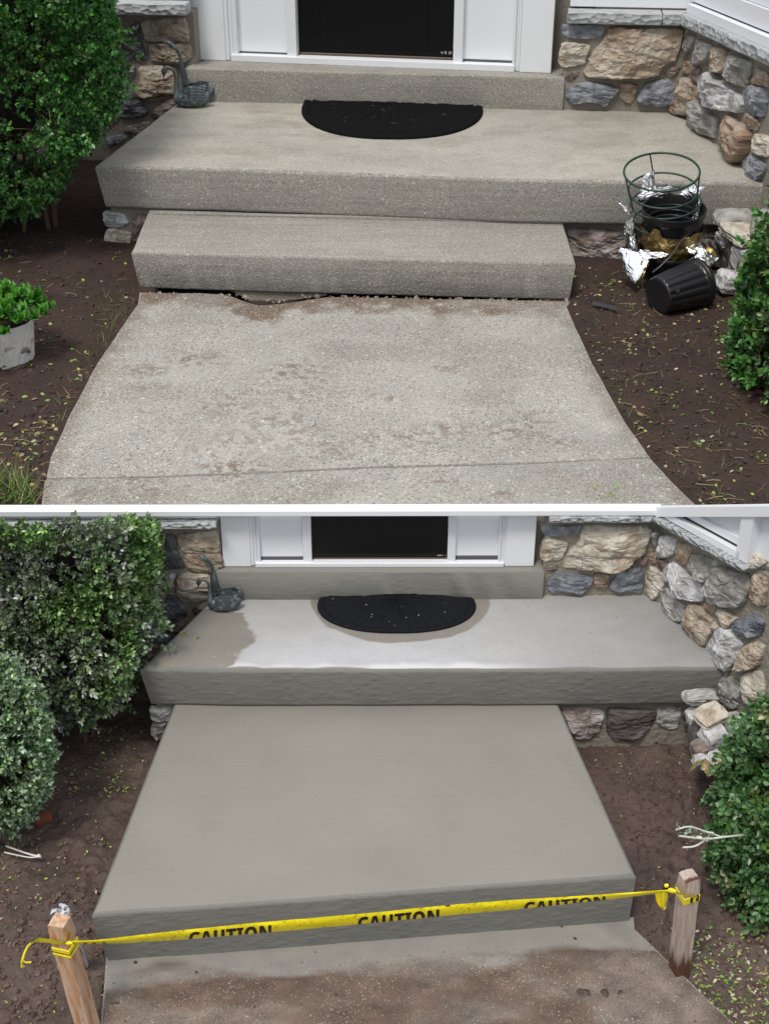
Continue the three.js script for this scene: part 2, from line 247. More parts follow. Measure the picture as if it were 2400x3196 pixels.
function loft(st, seg = 20, col) { // st: {p, r: [across, up], t?}; rings across the path
  const pos = [], idx = [], uv = [], n = st.length;
  st.forEach((s, i) => {
    const a = st[Math.max(0, i - 1)].p, b = st[Math.min(n - 1, i + 1)].p, T = b.clone().sub(a).normalize(), B = s.b ? s.b.clone() : V(0, 0, 1), N = V(0, 0, 0).crossVectors(B, T).normalize(); B.crossVectors(T, N).normalize();
    for (let k = 0; k < seg; k++) { const an = (k / seg) * 2 * Math.PI, q = s.p.clone().addScaledVector(B, Math.cos(an) * s.r[0]).addScaledVector(N, Math.sin(an) * s.r[1]); if (s.minY !== undefined) q.y = Math.max(q.y, s.minY); pos.push(q.x, q.y, q.z); uv.push(k / seg, i / n); }
  });
  for (let i = 0; i < n - 1; i++) for (let k = 0; k < seg; k++) { const a = i * seg + k, b = i * seg + (k + 1) % seg; idx.push(a, b, a + seg, b, b + seg, a + seg); }
  for (const e of [0, n - 1]) { const c = pos.length / 3; pos.push(st[e].p.x, Math.max(st[e].p.y, st[e].minY ?? -1e9), st[e].p.z); uv.push(0, 0); for (let k = 0; k < seg; k++) idx.push(e * seg + k, e * seg + (k + 1) % seg, c); }
  const g = new THREE.BufferGeometry(); g.setAttribute('position', new THREE.Float32BufferAttribute(pos, 3)); g.setAttribute('uv', new THREE.Float32BufferAttribute(uv, 2)); g.setIndex(idx); g.computeVertexNormals();
  return g;
}
function gridGeo(nu, nv, fn) { // fn(u, v) -> Vector3
  const pos = [], uv = [], idx = [];
  for (let j = 0; j <= nv; j++) for (let i = 0; i <= nu; i++) { const p = fn(i / nu, j / nv); pos.push(p.x, p.y, p.z); uv.push(i / nu, j / nv); }
  for (let j = 0; j < nv; j++) for (let i = 0; i < nu; i++) { const a = j * (nu + 1) + i; idx.push(a, a + 1, a + nu + 1, a + 1, a + nu + 2, a + nu + 1); }
  const g = new THREE.BufferGeometry(); g.setAttribute('position', new THREE.Float32BufferAttribute(pos, 3)); g.setAttribute('uv', new THREE.Float32BufferAttribute(uv, 2)); g.setIndex(idx); g.computeVertexNormals(); return g;
}
function paint(g, fn) { const p = g.attributes.position, c = []; for (let i = 0; i < p.count; i++) c.push(...fn(p.getX(i), p.getY(i), p.getZ(i))); g.setAttribute('color', new THREE.Float32BufferAttribute(c, 3)); return g; }
// ---------------------------------------------------------------- levels of the two places (upper old porch, lower new porch)
const YU = { walk: 0.74, step: 0.955, porch: 1.255, soil: 0.715 }, YL = { walk: 0, slab: 0.23, porch: 0.42, soil: -0.025 };
const A1 = zm(0, 0), B1 = zm(800, 0), C1 = zm(1600, 0), F1 = zm(1600, 800), A2 = zm(0, 1600), B2 = zm(800, 1600), C2 = zm(1600, 1600);

// ---------------------------------------------------------------- ground
function sheet(name, xs, zs, hf, mat, tile, label) {
  const nx = xs.length - 1, nz = zs.length - 1, g = gridGeo(nx, nz, (u, v) => { const x = xs[Math.round(u * nx)], z = zs[Math.round(v * nz)]; return V(x, hf(x, z), z); });
  const p = g.attributes.position, uv = g.attributes.uv; for (let i = 0; i < p.count; i++) uv.setXY(i, p.getX(i) / tile, p.getZ(i) / tile);
  return structure(name, g, mat, label);
}
const axis = (a, b, step, out0, out1) => { const l = []; for (let d = out0, x = a - 0.3; x > a - out0; ) { l.unshift(x); x -= 0.3 + (a - x) * 0.6; } for (let x = a; x <= b + 1e-6; x += step) l.push(x); for (let x = b + 0.3; x < b + out1; ) { l.push(x); x += 0.3 + (x - b) * 0.6; } return l; };
const crumb = (x, z, s, f) => { const a = fbm(x * 7 * f, z * 7 * f, 4, s), b = Math.pow(fbm(x * 26 * f, z * 26 * f, 3, s + 3), 2), c = fbm(x * 1.6, z * 1.6, 2, s + 8); return (a - 0.5) * 0.05 + (b - 0.25) * 0.045 * sst(0.35, 0.6, c) + (c - 0.5) * 0.03; };
const soilU = (x, z) => Math.min(YU.walk - 0.012 + (z < -8.2 ? 0.02 : 0), YU.soil + 0.55 * crumb(x, z, 11, 0.8)) - (x > -1.45 && x < 0.98 && z < -7.9 && z > -8.8 ? 0.16 : 0);
const soilL = (x, z) => Math.min(x > -1.02 && x < 1 && z < -3.2 ? -0.03 : 0.03, YL.soil + 1.15 * crumb(x, z, 23, 1.3) - (Math.hypot(x, z + 3.0) < 0.7 ? 0.03 : 0));
sheet('upper_soil', axis(-2.9, 2.9, 0.025, 60, 60), axis(-10.8, -5.16, 0.025, 150, 0.01), soilU, M.soilU, 1.7, 'dark brown garden soil on both sides of the old walkway');
sheet('lower_soil', axis(-1.8, 1.9, 0.0125, 60, 60), axis(-5.2, -2.85, 0.0125, 0.2, 60), soilL, M.soilL, 1.15, 'trampled muddy soil on both sides of the new grey slab');

// ---------------------------------------------------------------- walkways
const xOn = (pts, z) => { for (let i = 0; i < pts.length - 1; i++) { const a = pts[i], b = pts[i + 1]; if ((z - a.z) * (z - b.z) <= 0) return lerp(a.x, b.x, (z - a.z) / (b.z - a.z || 1)); } return pts[z < pts[pts.length - 1].z ? pts.length - 1 : 0].x; };
const onU = (y) => ([px, py]) => onY(px, py, y);
{
  const L = [[430, 950], [370, 1035], [308, 1127], [212, 1306], [159, 1426], [140, 1500], [128, 1594]].map(onU(YU.walk)), Rr = [[1768, 956], [1795, 1020], [1841, 1118], [1947, 1310], [2024, 1421], [2090, 1495], [2192, 1594]].map(onU(YU.walk));
  const back = [[436, 912], [520, 914], [620, 914], [690, 918], [735, 928], [775, 945], [812, 953], [860, 949], [915, 944], [955, 936], [1017, 927], [1100, 927], [1200, 929], [1300, 932], [1420, 934], [1520, 933], [1600, 937], [1700, 938], [1778, 940]].map(onU(YU.walk));
  const zBack = (x) => { for (let i = 0; i < back.length - 1; i++) if (x <= back[i + 1].x) return lerp(back[i].z, back[i + 1].z, clamp((x - back[i].x) / (back[i + 1].x - back[i].x))); return back[back.length - 1].z; };
  const jl = onY(146, 1492, YU.walk), jr = onY(2028, 1426, YU.walk), reg = { x0: -2, z0: -8.15, w: 4, h: 3.05 };
  const spots = [[385, 860 + 380], [560, 1230], [960, 1190], [1400, 1150], [450, 1275], [1450, 1190], [1380, 1500], [1430, 1520], [200, 1475], [1650, 1320], [1180, 1365], [1020, 1530], [700, 1270], [930, 1234], [1570, 1540], [890, 1060], ...Array.from({ length: 34 }, () => [rr(240, 1900), rr(1120, 1570)])].map(([x, y]) => { const p = onY(x, y, YU.walk); return [p.x, p.z, rr(0.04, 0.15), rr(0.35, 0.95)]; });
  const t = makeTex(2048, 1562, (u, v) => {
    const x = reg.x0 + u * reg.w, z = reg.z0 + v * reg.h, m = fbm(x * 2.2, z * 2.2, 4, 3), f = hash(Math.floor(u * 2048), Math.floor(v * 1562), 2), q = fbm(x * 9, z * 9, 3, 13);
    let k = 0.78 + 0.3 * m + 0.16 * (q - 0.5) + 0.6 * (f - 0.5), c = [0.356 * k, 0.354 * k, 0.326 * k];
    let d = 0; for (const s of spots) { const r = Math.hypot((x - s[0]) * 0.7, z - s[1]); if (r < s[2] * 1.5) d = Math.max(d, s[3] * (1 - r / (s[2] * 1.5)) * sst(0.45, 0.62, fbm(x * 30, z * 30, 4, 31))); }
    d = Math.max(d, 0.26 * sst(0.5, 0.72, fbm(x * 2.3 + 9, z * 4, 4, 37)) * sst(0.3, 0.6, q) * sst(-7.4, -5.6, z));
    const edge = Math.min(x - xOn(L, z), xOn(Rr, z) - x); d = Math.max(d, 0.55 * sst(0.13, 0.0, edge + 0.1 * (q - 0.5)));
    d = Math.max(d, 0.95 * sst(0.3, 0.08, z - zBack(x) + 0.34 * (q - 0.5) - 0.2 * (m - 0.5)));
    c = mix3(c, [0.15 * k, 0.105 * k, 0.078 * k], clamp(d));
    const g = sst(0.56, 0.7, fbm(x * 1.7 + 4, z * 1.7, 3, 44)); return mix3(c, [0.27 * k, 0.262 * k, 0.238 * k], 0.6 * g);
  }, { wrap: false, grains: [{ n: 70000, r: [1, 3.2], c: PEB, a: 0.6 }, { n: 3500, r: [2, 4.4], c: PEB, a: 0.75 }, { n: 90000, r: [1, 3.1], c: DRK, a: 0.52, up: -0.3, where: (u, v) => 0.25 + 0.9 * sst(0.35, 0.7, fbm(u * 9, v * 7, 3, 55)) }], relief: (u, v) => 0.4 + 0.2 * hash(Math.floor(u * 2048), Math.floor(v * 1562), 4) });
  const top = std({ map: t.map, bumpMap: t.bump, bumpScale: 0.005, roughness: 0.93 });
  const walk = new THREE.Group(); walk.name = 'upper_walkway'; scene.add(walk); tag(walk, 'old pebbly concrete walkway with brown stains and a joint across it', 'walkway', null, 'structure');
  const far = (l) => l.filter((p) => p.z < -6), jn = [[146, 1492], [480, 1487], [800, 1474], [1200, 1456], [1600, 1446], [2028, 1426]];
  const joint = (dy) => jn.map(([x, y]) => onY(x, y + dy, YU.walk));
  const lf = L.filter((p) => p.z < jl.z - 0.01), rf = Rr.filter((p) => p.z < jr.z - 0.01), ln = L.filter((p) => p.z > jl.z + 0.01), rn = Rr.filter((p) => p.z > jr.z + 0.01);
  mesh('slab', prism([...back, ...rf, ...joint(-1).reverse(), ...lf.reverse()], YU.walk - 0.12, YU.walk, { bevel: 0.008, jitter: 0.006, tile: 1.6, unique: reg }), [top, M.agg], walk);
  mesh('slab', prism([...joint(1.6), ...rn, ...ln.reverse()], YU.walk - 0.12, YU.walk - 0.003, { bevel: 0.006, jitter: 0.003, tile: 1.6, unique: reg }), [top, M.agg], walk, { label: 'strip of walkway in front of the thin joint' });
}
{
  const L = [[332, 2975], [330, 3003], [318, 3147], [312, 3230], [296, 3700]].map(onU(0)), Rr = [[1978, 2860], [1980, 2898], [2110, 3022], [2240, 3147], [2330, 3230], [2700, 3600]].map(onU(0)), reg = { x0: -1.25, z0: -3.6, w: 2.7, h: 1.25 };
  const foot = [[332, 3003], [800, 2967], [1600, 2906], [1978, 2894]].map(onU(0)), fz = (x) => { for (let i = 0; i < 3; i++) if (x <= foot[i + 1].x) return lerp(foot[i].z, foot[i + 1].z, (x - foot[i].x) / (foot[i + 1].x - foot[i].x)); return foot[3].z; };
  const t = makeTex(2048, 948, (u, v) => {
    const x = reg.x0 + u * reg.w, z = reg.z0 + v * reg.h, m = fbm(x * 4, z * 4, 4, 63), q = fbm(x * 14, z * 22, 4, 65), f = hash(Math.floor(u * 2048), Math.floor(v * 948), 8), d = z - fz(x);
    const k = 0.75 + 0.3 * m + 0.9 * (f - 0.5) + 0.9 * (q - 0.5);
    let c = mix3([0.2 * k, 0.162 * k, 0.137 * k], [0.132 * k, 0.09 * k, 0.07 * k], sst(0.36, 0.66, fbm(x * 5, z * 10, 4, 68) + 0.14 * sst(0.04, 0.14, d) - 0.2 * sst(0.6, 0.95, x) + 0.3 * (q - 0.5)));
    const sm = sst(0.115, 0.04, d + 0.26 * (fbm(x * 2.6, z * 9, 4, 71) - 0.5)); return mix3(c, [0.27 * (0.9 + 0.2 * q), 0.258 * (0.9 + 0.2 * q), 0.235 * (0.9 + 0.2 * q)], sm * 0.92);
  }, { wrap: false, grains: [{ n: 42000, r: [0.8, 2.5], c: [[0.45, 0.55, 0.47], [0.36, 0.28, 0.21], [0.58, 0.54, 0.49], [0.3, 0.18, 0.11]], a: 0.55, where: (u, v) => { const x = reg.x0 + u * reg.w, z = reg.z0 + v * reg.h; return sst(0.02, 0.2, z - fz(x)) * (0.25 + 0.9 * sst(0.4, 0.62, fbm(x * 6, z * 6, 3, 75))); } }, { n: 16000, r: [0.9, 3], c: [[0.08, 0.05, 0.04], [0.1, 0.075, 0.06]], a: 0.55, up: -0.25, where: (u, v) => sst(0.03, 0.16, reg.z0 + v * reg.h - fz(reg.x0 + u * reg.w)) }, { n: 40, r: [3, 7], c: [[0.05, 0.032, 0.026]], a: 0.9, up: 0.3 }], relief: (u, v) => 0.4 + 0.2 * hash(Math.floor(u * 2048), Math.floor(v * 948), 4) });
  const top = std({ map: t.map, bumpMap: t.bump, bumpScale: 0.004, roughness: 0.88 });
  const walk = mesh('lower_walkway', prism([...L, ...Rr.reverse()], -0.14, 0, { bevel: 0.006, jitter: 0.004, tile: 1.1, unique: reg }), [top, M.agg], null, { kind: 'structure' });
  tag(walk, 'muddy pebbled old walkway smeared with cement in front of the new slab', 'walkway');
}

// ---------------------------------------------------------------- porches and steps
const PFU = new Upright(onY(300, 517, YU.porch), onY(2352, 573, YU.porch)), WPU = new Upright(onY(578, 314, YU.porch), onY(1749, 345, YU.porch));
const APU = new Upright(onY(2101, 348, YU.porch), onY(2352, 561, YU.porch));
const PFL = new Upright(onY(440, 2090, YL.porch), onY(2243, 2086, YL.porch)), WPL = new Upright(onY(669, 1872, YL.porch), onY(1694, 1870, YL.porch));
const APL = new Upright(onY(2009, 1862, YL.porch), onY(2243, 2084, YL.porch));
const yPlU = (WPU.hit(573, 211).y + WPU.hit(1761, 243).y) / 2, yPlL = (WPL.hit(667, 1792).y + WPL.hit(1699, 1771).y + WPL.hit(1200, 1788).y) / 3;
const DPU = new Upright(onY(800, 194, yPlU), onY(1600, 225, yPlU)), DPL = new Upright(onY(800, 1770, yPlL), onY(1664, 1769, yPlL));
const yBU = (PFU.hit(330, 642).y + PFU.hit(800, 667).y + PFU.hit(1600, 693).y) / 3, yBL = YL.slab + 0.001;
console.log('levels', yPlU, yPlL, yBU, 'walls', WPU.a.z, DPU.a.z, WPL.a.z, DPL.a.z, 'lower coping', WPL.hit(1200, 1612).y, 'porch bottom lower', PFL.hit(457, 2190).y, PFL.hit(1200, 2202).y);
{
  const porch = thing('concrete_porch', 'old weathered pebbly concrete porch above the single old step', 'porch');
  const P = [[296, 517], [800, 531], [1600, 560], [2352, 573], [2440, 575]].map(onU(YU.porch)), B = [...[[2460, 660]].map(onU(YU.porch)).slice(0, 0), APU.pt(0.1, 0, -0.2), WPU.pt(WPU.su(1749, 345).s, 0, -0.1), WPU.pt(WPU.su(560, 308).s, 0, 0.0)];
  const far = APU.pt(2.2, 0, -0.06), reg = { x0: -2.1, z0: -10.9, w: 4.8, h: 2.4 };
  const t = makeTex(1536, 768, (u, v) => {
    const x = reg.x0 + u * reg.w, z = reg.z0 + v * reg.h, m = fbm(x * 1.8, z * 3.2, 4, 83), q = fbm(x * 9, z * 9, 3, 85), f = hash(Math.floor(u * 1536), Math.floor(v * 768), 8), k = 0.8 + 0.28 * m + 0.4 * (f - 0.5) + 0.12 * (q - 0.5);
    let c = [0.35 * k, 0.341 * k, 0.308 * k]; c = mix3(c, [0.2 * k, 0.175 * k, 0.14 * k], 0.7 * sst(0.52, 0.68, fbm(x * 2.4, z * 4.5, 4, 87)) * sst(-8.7, -9.4, z) + 0.55 * sst(0.57, 0.7, fbm(x * 5, z * 8, 3, 97)));
    return mix3(c, [0.4 * k, 0.385 * k, 0.34 * k], 0.6 * sst(0.1, 0.02, z + 8.72));
  }, { wrap: false, grains: [{ n: 26000, r: [0.8, 2], c: PEB, a: 0.6, where: (u, v) => 0.2 + 0.8 * sst(0.3, 0.9, v) }, { n: 26000, r: [0.8, 1.8], c: DRK, a: 0.42 }] });
  const top = std({ map: t.map, bumpMap: t.bump, bumpScale: 0.003, roughness: 0.9 });
  const xl = P[0].x;
  mesh('slab', prism([...P, APU.pt(0, 0, -0.12), ...B.slice(1)], yBU, YU.porch, { bevel: 0.022, jitter: 0.006, tile: 1.6, unique: reg, taper: (x, y, z) => [x + (x < -1 ? 0.05 * (YU.porch - y) / 0.3 : 0), y, z] }), [top, M.agg], porch);
  const s0 = WPU.su(573, 211).s, s1 = WPU.su(1761, 243).s;
  mesh('threshold_step', prism([WPU.pt(s0, 0, 0), WPU.pt(s1, 0, 0), WPU.pt(s1, 0, -0.4), WPU.pt(s0 + 0.12, 0, -0.4), WPU.pt(s0 + 0.02, 0, -0.12)], YU.porch - 0.02, yPlU, { bevel: 0.016, jitter: 0.003, tile: 1.6 }), M.agg, porch);
  const fp = new Upright(PFU.pt(0, 0, -0.06), PFU.pt(1, 0, -0.06)), f0 = fp.su(352, 700).s, f1 = fp.su(2420, 720).s;
  const base = mesh('foundation', prism([fp.pt(f0, 0, 0), fp.pt(f1, 0, 0), fp.pt(f1, 0, -1.3), fp.pt(f0 + 0.25, 0, -1.3)], 0.5, yBU + 0.005, { tile: 0.8 }), M.mortar, porch);
  const S = (z, pts, pal, d, l) => mesh('stone', stoneGeo(fp, z(pts), pal, d), M.stone, base, { label: l });
  S(A1, [[670, 1380], [700, 1362], [810, 1385], [838, 1440], [790, 1468], [690, 1465]], 'pale', 0.09); S(A1, [[690, 1490], [760, 1478], [855, 1510], [850, 1600], [830, 1645], [740, 1625], [675, 1580]], 'cream', 0.1); S(A1, [[865, 1395], [965, 1395], [905, 1500], [868, 1540]], 'mauve', 0.06);
  S(C1, [[350, 1485], [500, 1474], [720, 1495], [745, 1560], [690, 1700], [400, 1692], [372, 1600]], 'rosy', 0.1, 'layered reddish stone'); S(C1, [[1165, 1490], [1290, 1485], [1275, 1560], [1220, 1680], [1160, 1600]], 'grey', 0.07); S(C1, [[780, 1500], [1100, 1490], [1110, 1640], [800, 1680]], 'mauve', 0.08);
  for (let i = 0; i < 3; i++) for (let j = 0; j < 2; j++) S((p) => p, [[2200 + i * 75, 712 + j * 55], [2262 + i * 75, 708 + j * 55], [2266 + i * 75, 755 + j * 55], [2204 + i * 75, 758 + j * 55]], ['dark', 'grey', 'mauve'][(i + j) % 3], 0.07);
}
{
  const step = thing('concrete_step', 'old pebbly concrete step cracked away from the walkway below it', 'step');
  const T = [[409, 785], [800, 797], [1400, 812], [1797, 820], [1760, 700], [1750, 672], [1200, 660], [470, 640]].map(onU(YU.step));
  const sf = new Upright(T[0], T[3]), yb = (sf.hit(800, 906).y + sf.hit(1600, 926).y) / 2;
  console.log('step bottom', yb, T[0].z, T[3].z);
  mesh('slab', prism(T, yb - 0.012, YU.step, { bevel: 0.02, jitter: 0.006, tile: 1.6, taper: (x, y, z) => [x * (1 - 0.02 * (YU.step - y) / 0.22), y, z] }), M.agg, step);
  mesh('ledge', prism([[480, 668], [1757, 697], [1757, 690], [480, 661]].map(onU(YU.step + 0.006)), YU.step - 0.02, YU.step + 0.012, { tile: 1.6 }), M.agg, step);
  mesh('mortar_patch', planeShape(sf, [[690, 898], [850, 898], [1020, 903], [1020, 922], [985, 926], [944, 933], [905, 937], [870, 943], [840, 944], [806, 948], [785, 942], [772, 934], [752, 922], [735, 913]].reverse().map(([x, y]) => { const q = sf.su(x, y, -0.012); return [q.s, q.y]; }), -0.08, -0.012), std({ map: tAgg.map, bumpMap: tAgg.bump, bumpScale: 0.012, color: lin(1.1, 1.0, 0.92) }), step, { label: 'crumbled pinkish patch beside the widest part of the crack' });
  mesh('dark_footing', prism(T.map((p) => [p.x * 0.9, p.z - 0.16]), 0.45, yb, { tile: 1 }), M.seam, step);  // near-black block; the shade inside the crack is put into its colour
}
let slabTopMat;
{
  const porch = thing('concrete_porch', 'resurfaced concrete porch with wet patches above the smooth new slab', 'porch');
  const P = [[436, 2090], [800, 2094], [1500, 2093], [2243, 2087], [2300, 2087]].map(onU(YL.porch)), reg = { x0: -1.25, z0: -5.2, w: 3, h: 0.85 };
  const wet = [[616, 1905], [770, 1913], [797, 1976], [751, 2043], [705, 2092]].map(onU(YL.porch)), mc = onY(1238, 1868, YL.porch), ma = (onY(1486, 1900, YL.porch).x - onY(990, 1900, YL.porch).x) / 2, mb = onY(1233, 1978, YL.porch).z - mc.z, fz = P[1].z;
  const t = makeTex(2048, 580, (u, v) => {
    const x = reg.x0 + u * reg.w, z = reg.z0 + v * reg.h, m = fbm(x * 2.2, z * 4, 4, 183), q = fbm(x * 14, z * 18, 4, 185), f = hash(Math.floor(u * 2048), Math.floor(v * 580), 8), k = 0.86 + 0.22 * m + 0.26 * (f - 0.5) + 0.14 * (q - 0.5);
    let c = mix3([0.36 * k, 0.36 * k, 0.362 * k], [0.43 * k, 0.435 * k, 0.46 * k], 0.8 * sst(-0.36, -0.06, z - fz) * sst(1.0, -0.1, x) * sst(-1, -0.3, x));
    c = mix3(c, [0.3 * k, 0.3 * k, 0.296 * k], 0.7 * sst(0.2, 1.0, x));
    const e = Math.hypot((x - mc.x - 0.015) / (ma * 1.13), (z - mc.z - 0.02) / (mb * 1.16)) + 0.1 * (fbm(x * 7, z * 9, 3, 191) - 0.5); let w = sst(1.02, 0.985, e);
    const wl = x - xOn(wet, z) + 0.08 * (q - 0.5); if (z > wet[0].z - 0.01) w = Math.max(w, sst(0.012, -0.012, wl));
    const edge = sst(-0.075, -0.03, z - fz + 0.1 * (fbm(x * 6, z * 3, 3, 195) - 0.5)) * sst(-0.95, -0.7, x) * sst(0.75, 0.3, x);
    c = mix3(c, [0.6, 0.605, 0.63], 0.75 * edge); c = mix3(c, [0.195 * k, 0.18 * k, 0.157 * k], w * 0.92);
    return mix3(c, [0.2 * k, 0.195 * k, 0.172 * k], sst(-0.03, -0.012, z - fz + 0.035 * (fbm(x * 5, 2, 3, 199) - 0.5) + 0.01 * (q - 0.5)));
  }, { wrap: false, grains: [{ n: 5000, r: [0.8, 1.9], c: [[0.75, 0.73, 0.7], [0.6, 0.55, 0.5]], a: 0.5, where: (u, v) => sst(0.35, 0.8, v) * sst(0.75, 0.4, u) }, { n: 420, r: [0.8, 2], c: DRK, a: 0.6 }, { n: 60, r: [1.5, 3.5], c: [[0.06, 0.06, 0.055]], a: 0.6, where: (u, v) => sst(0.45, 0.6, u) }] });
  const top = std({ map: t.map, bumpMap: t.bump, bumpScale: 0.003, roughness: 0.92 });
  mesh('slab', prism([...P, APL.pt(0, 0, -0.08), WPL.pt(WPL.su(1694, 1870).s, 0, -0.1), WPL.pt(WPL.su(669, 1872).s, 0, -0.03)], yBL, YL.porch, { bevel: 0.014, jitter: 0.004, tile: 0.9, unique: reg, taper: (x, y, z) => [x + (x < -0.7 ? 0.035 * (YL.porch - y) / 0.19 : 0), y, z] }), [top, M.cement], porch);
  const s0 = WPL.su(667, 1793).s, s1 = WPL.su(1699, 1771).s;
  mesh('threshold_step', prism([WPL.pt(s0, 0, 0), WPL.pt(s1, 0, 0), WPL.pt(s1, 0, -0.25), WPL.pt(s0 + 0.06, 0, -0.25), WPL.pt(s0 + 0.012, 0, -0.06)], YL.porch - 0.02, yPlL, { bevel: 0.009, jitter: 0.002, tile: 0.9 }), std({ map: tCem.map, bumpMap: tCem.bump, bumpScale: 0.005, color: lin(1.3, 1.28, 1.27) }), porch);
  const fp = new Upright(PFL.pt(0, 0, -0.035), PFL.pt(1, 0, -0.035)), f0 = fp.su(492, 2230).s, f1 = fp.su(2300, 2230).s;
  const base = mesh('foundation', prism([fp.pt(f0, 0, 0), fp.pt(f1, 0, 0), fp.pt(f1, 0, -0.45), fp.pt(f0 + 0.1, 0, -0.45)], -0.15, yBL + 0.003, { tile: 0.6 }), M.mortar, porch);
  const S = (z, pts, pal, d, l) => mesh('stone', stoneGeo(fp, z(pts), pal, d), M.stone, base, { label: l });
  S(A2, [[972, 1265], [1050, 1262], [1118, 1250], [1112, 1305], [1085, 1348], [985, 1340]], 'pale', 0.06); S(A2, [[990, 1365], [1085, 1358], [1072, 1420], [1030, 1468], [980, 1430]], 'grey', 0.06);
  S(C2, [[315, 1258], [470, 1252], [592, 1285], [565, 1400], [505, 1452], [400, 1450], [350, 1350]], 'rosy', 0.06, 'layered pinkish stone'); S(C2, [[610, 1265], [760, 1262], [935, 1285], [870, 1410], [760, 1472], [650, 1468], [603, 1400]], 'dark', 0.065, 'dark wet-looking stone'); S(C2, [[945, 1262], [1090, 1258], [1065, 1385], [990, 1400], [925, 1350]], 'grey', 0.04); S(C2, [[1095, 1290], [1200, 1280], [1210, 1400], [1120, 1420]], 'dark', 0.03); S(C2, [[1220, 1280], [1330, 1280], [1330, 1420], [1230, 1420]], 'grey', 0.03);
}
{
  const T = [[284, 2856], [800, 2822], [1600, 2763], [1985, 2733], [1744, 2199], [1740, 2185], [544, 2183], [542, 2197]].map(onU(YL.slab));
  const o = mesh('concrete_slab', prism(T, -0.06, YL.slab, { bevel: 0.014, jitter: 0.003, tile: 0.9, taper: (x, y, z) => [x * (1 - 0.16 * Math.max(0, YL.slab - y) * (x < 0 ? 1 : 0.15)), y, z] }), [std({ map: tCem.map, bumpMap: tCem.bump, bumpScale: 0.003, color: lin(1.38, 1.34, 1.3), roughness: 0.9 }), M.cement]);  // top is the same cement tinted lighter than its faces
  tag(o, 'smooth freshly resurfaced grey concrete slab behind the yellow tape', 'slab');
}

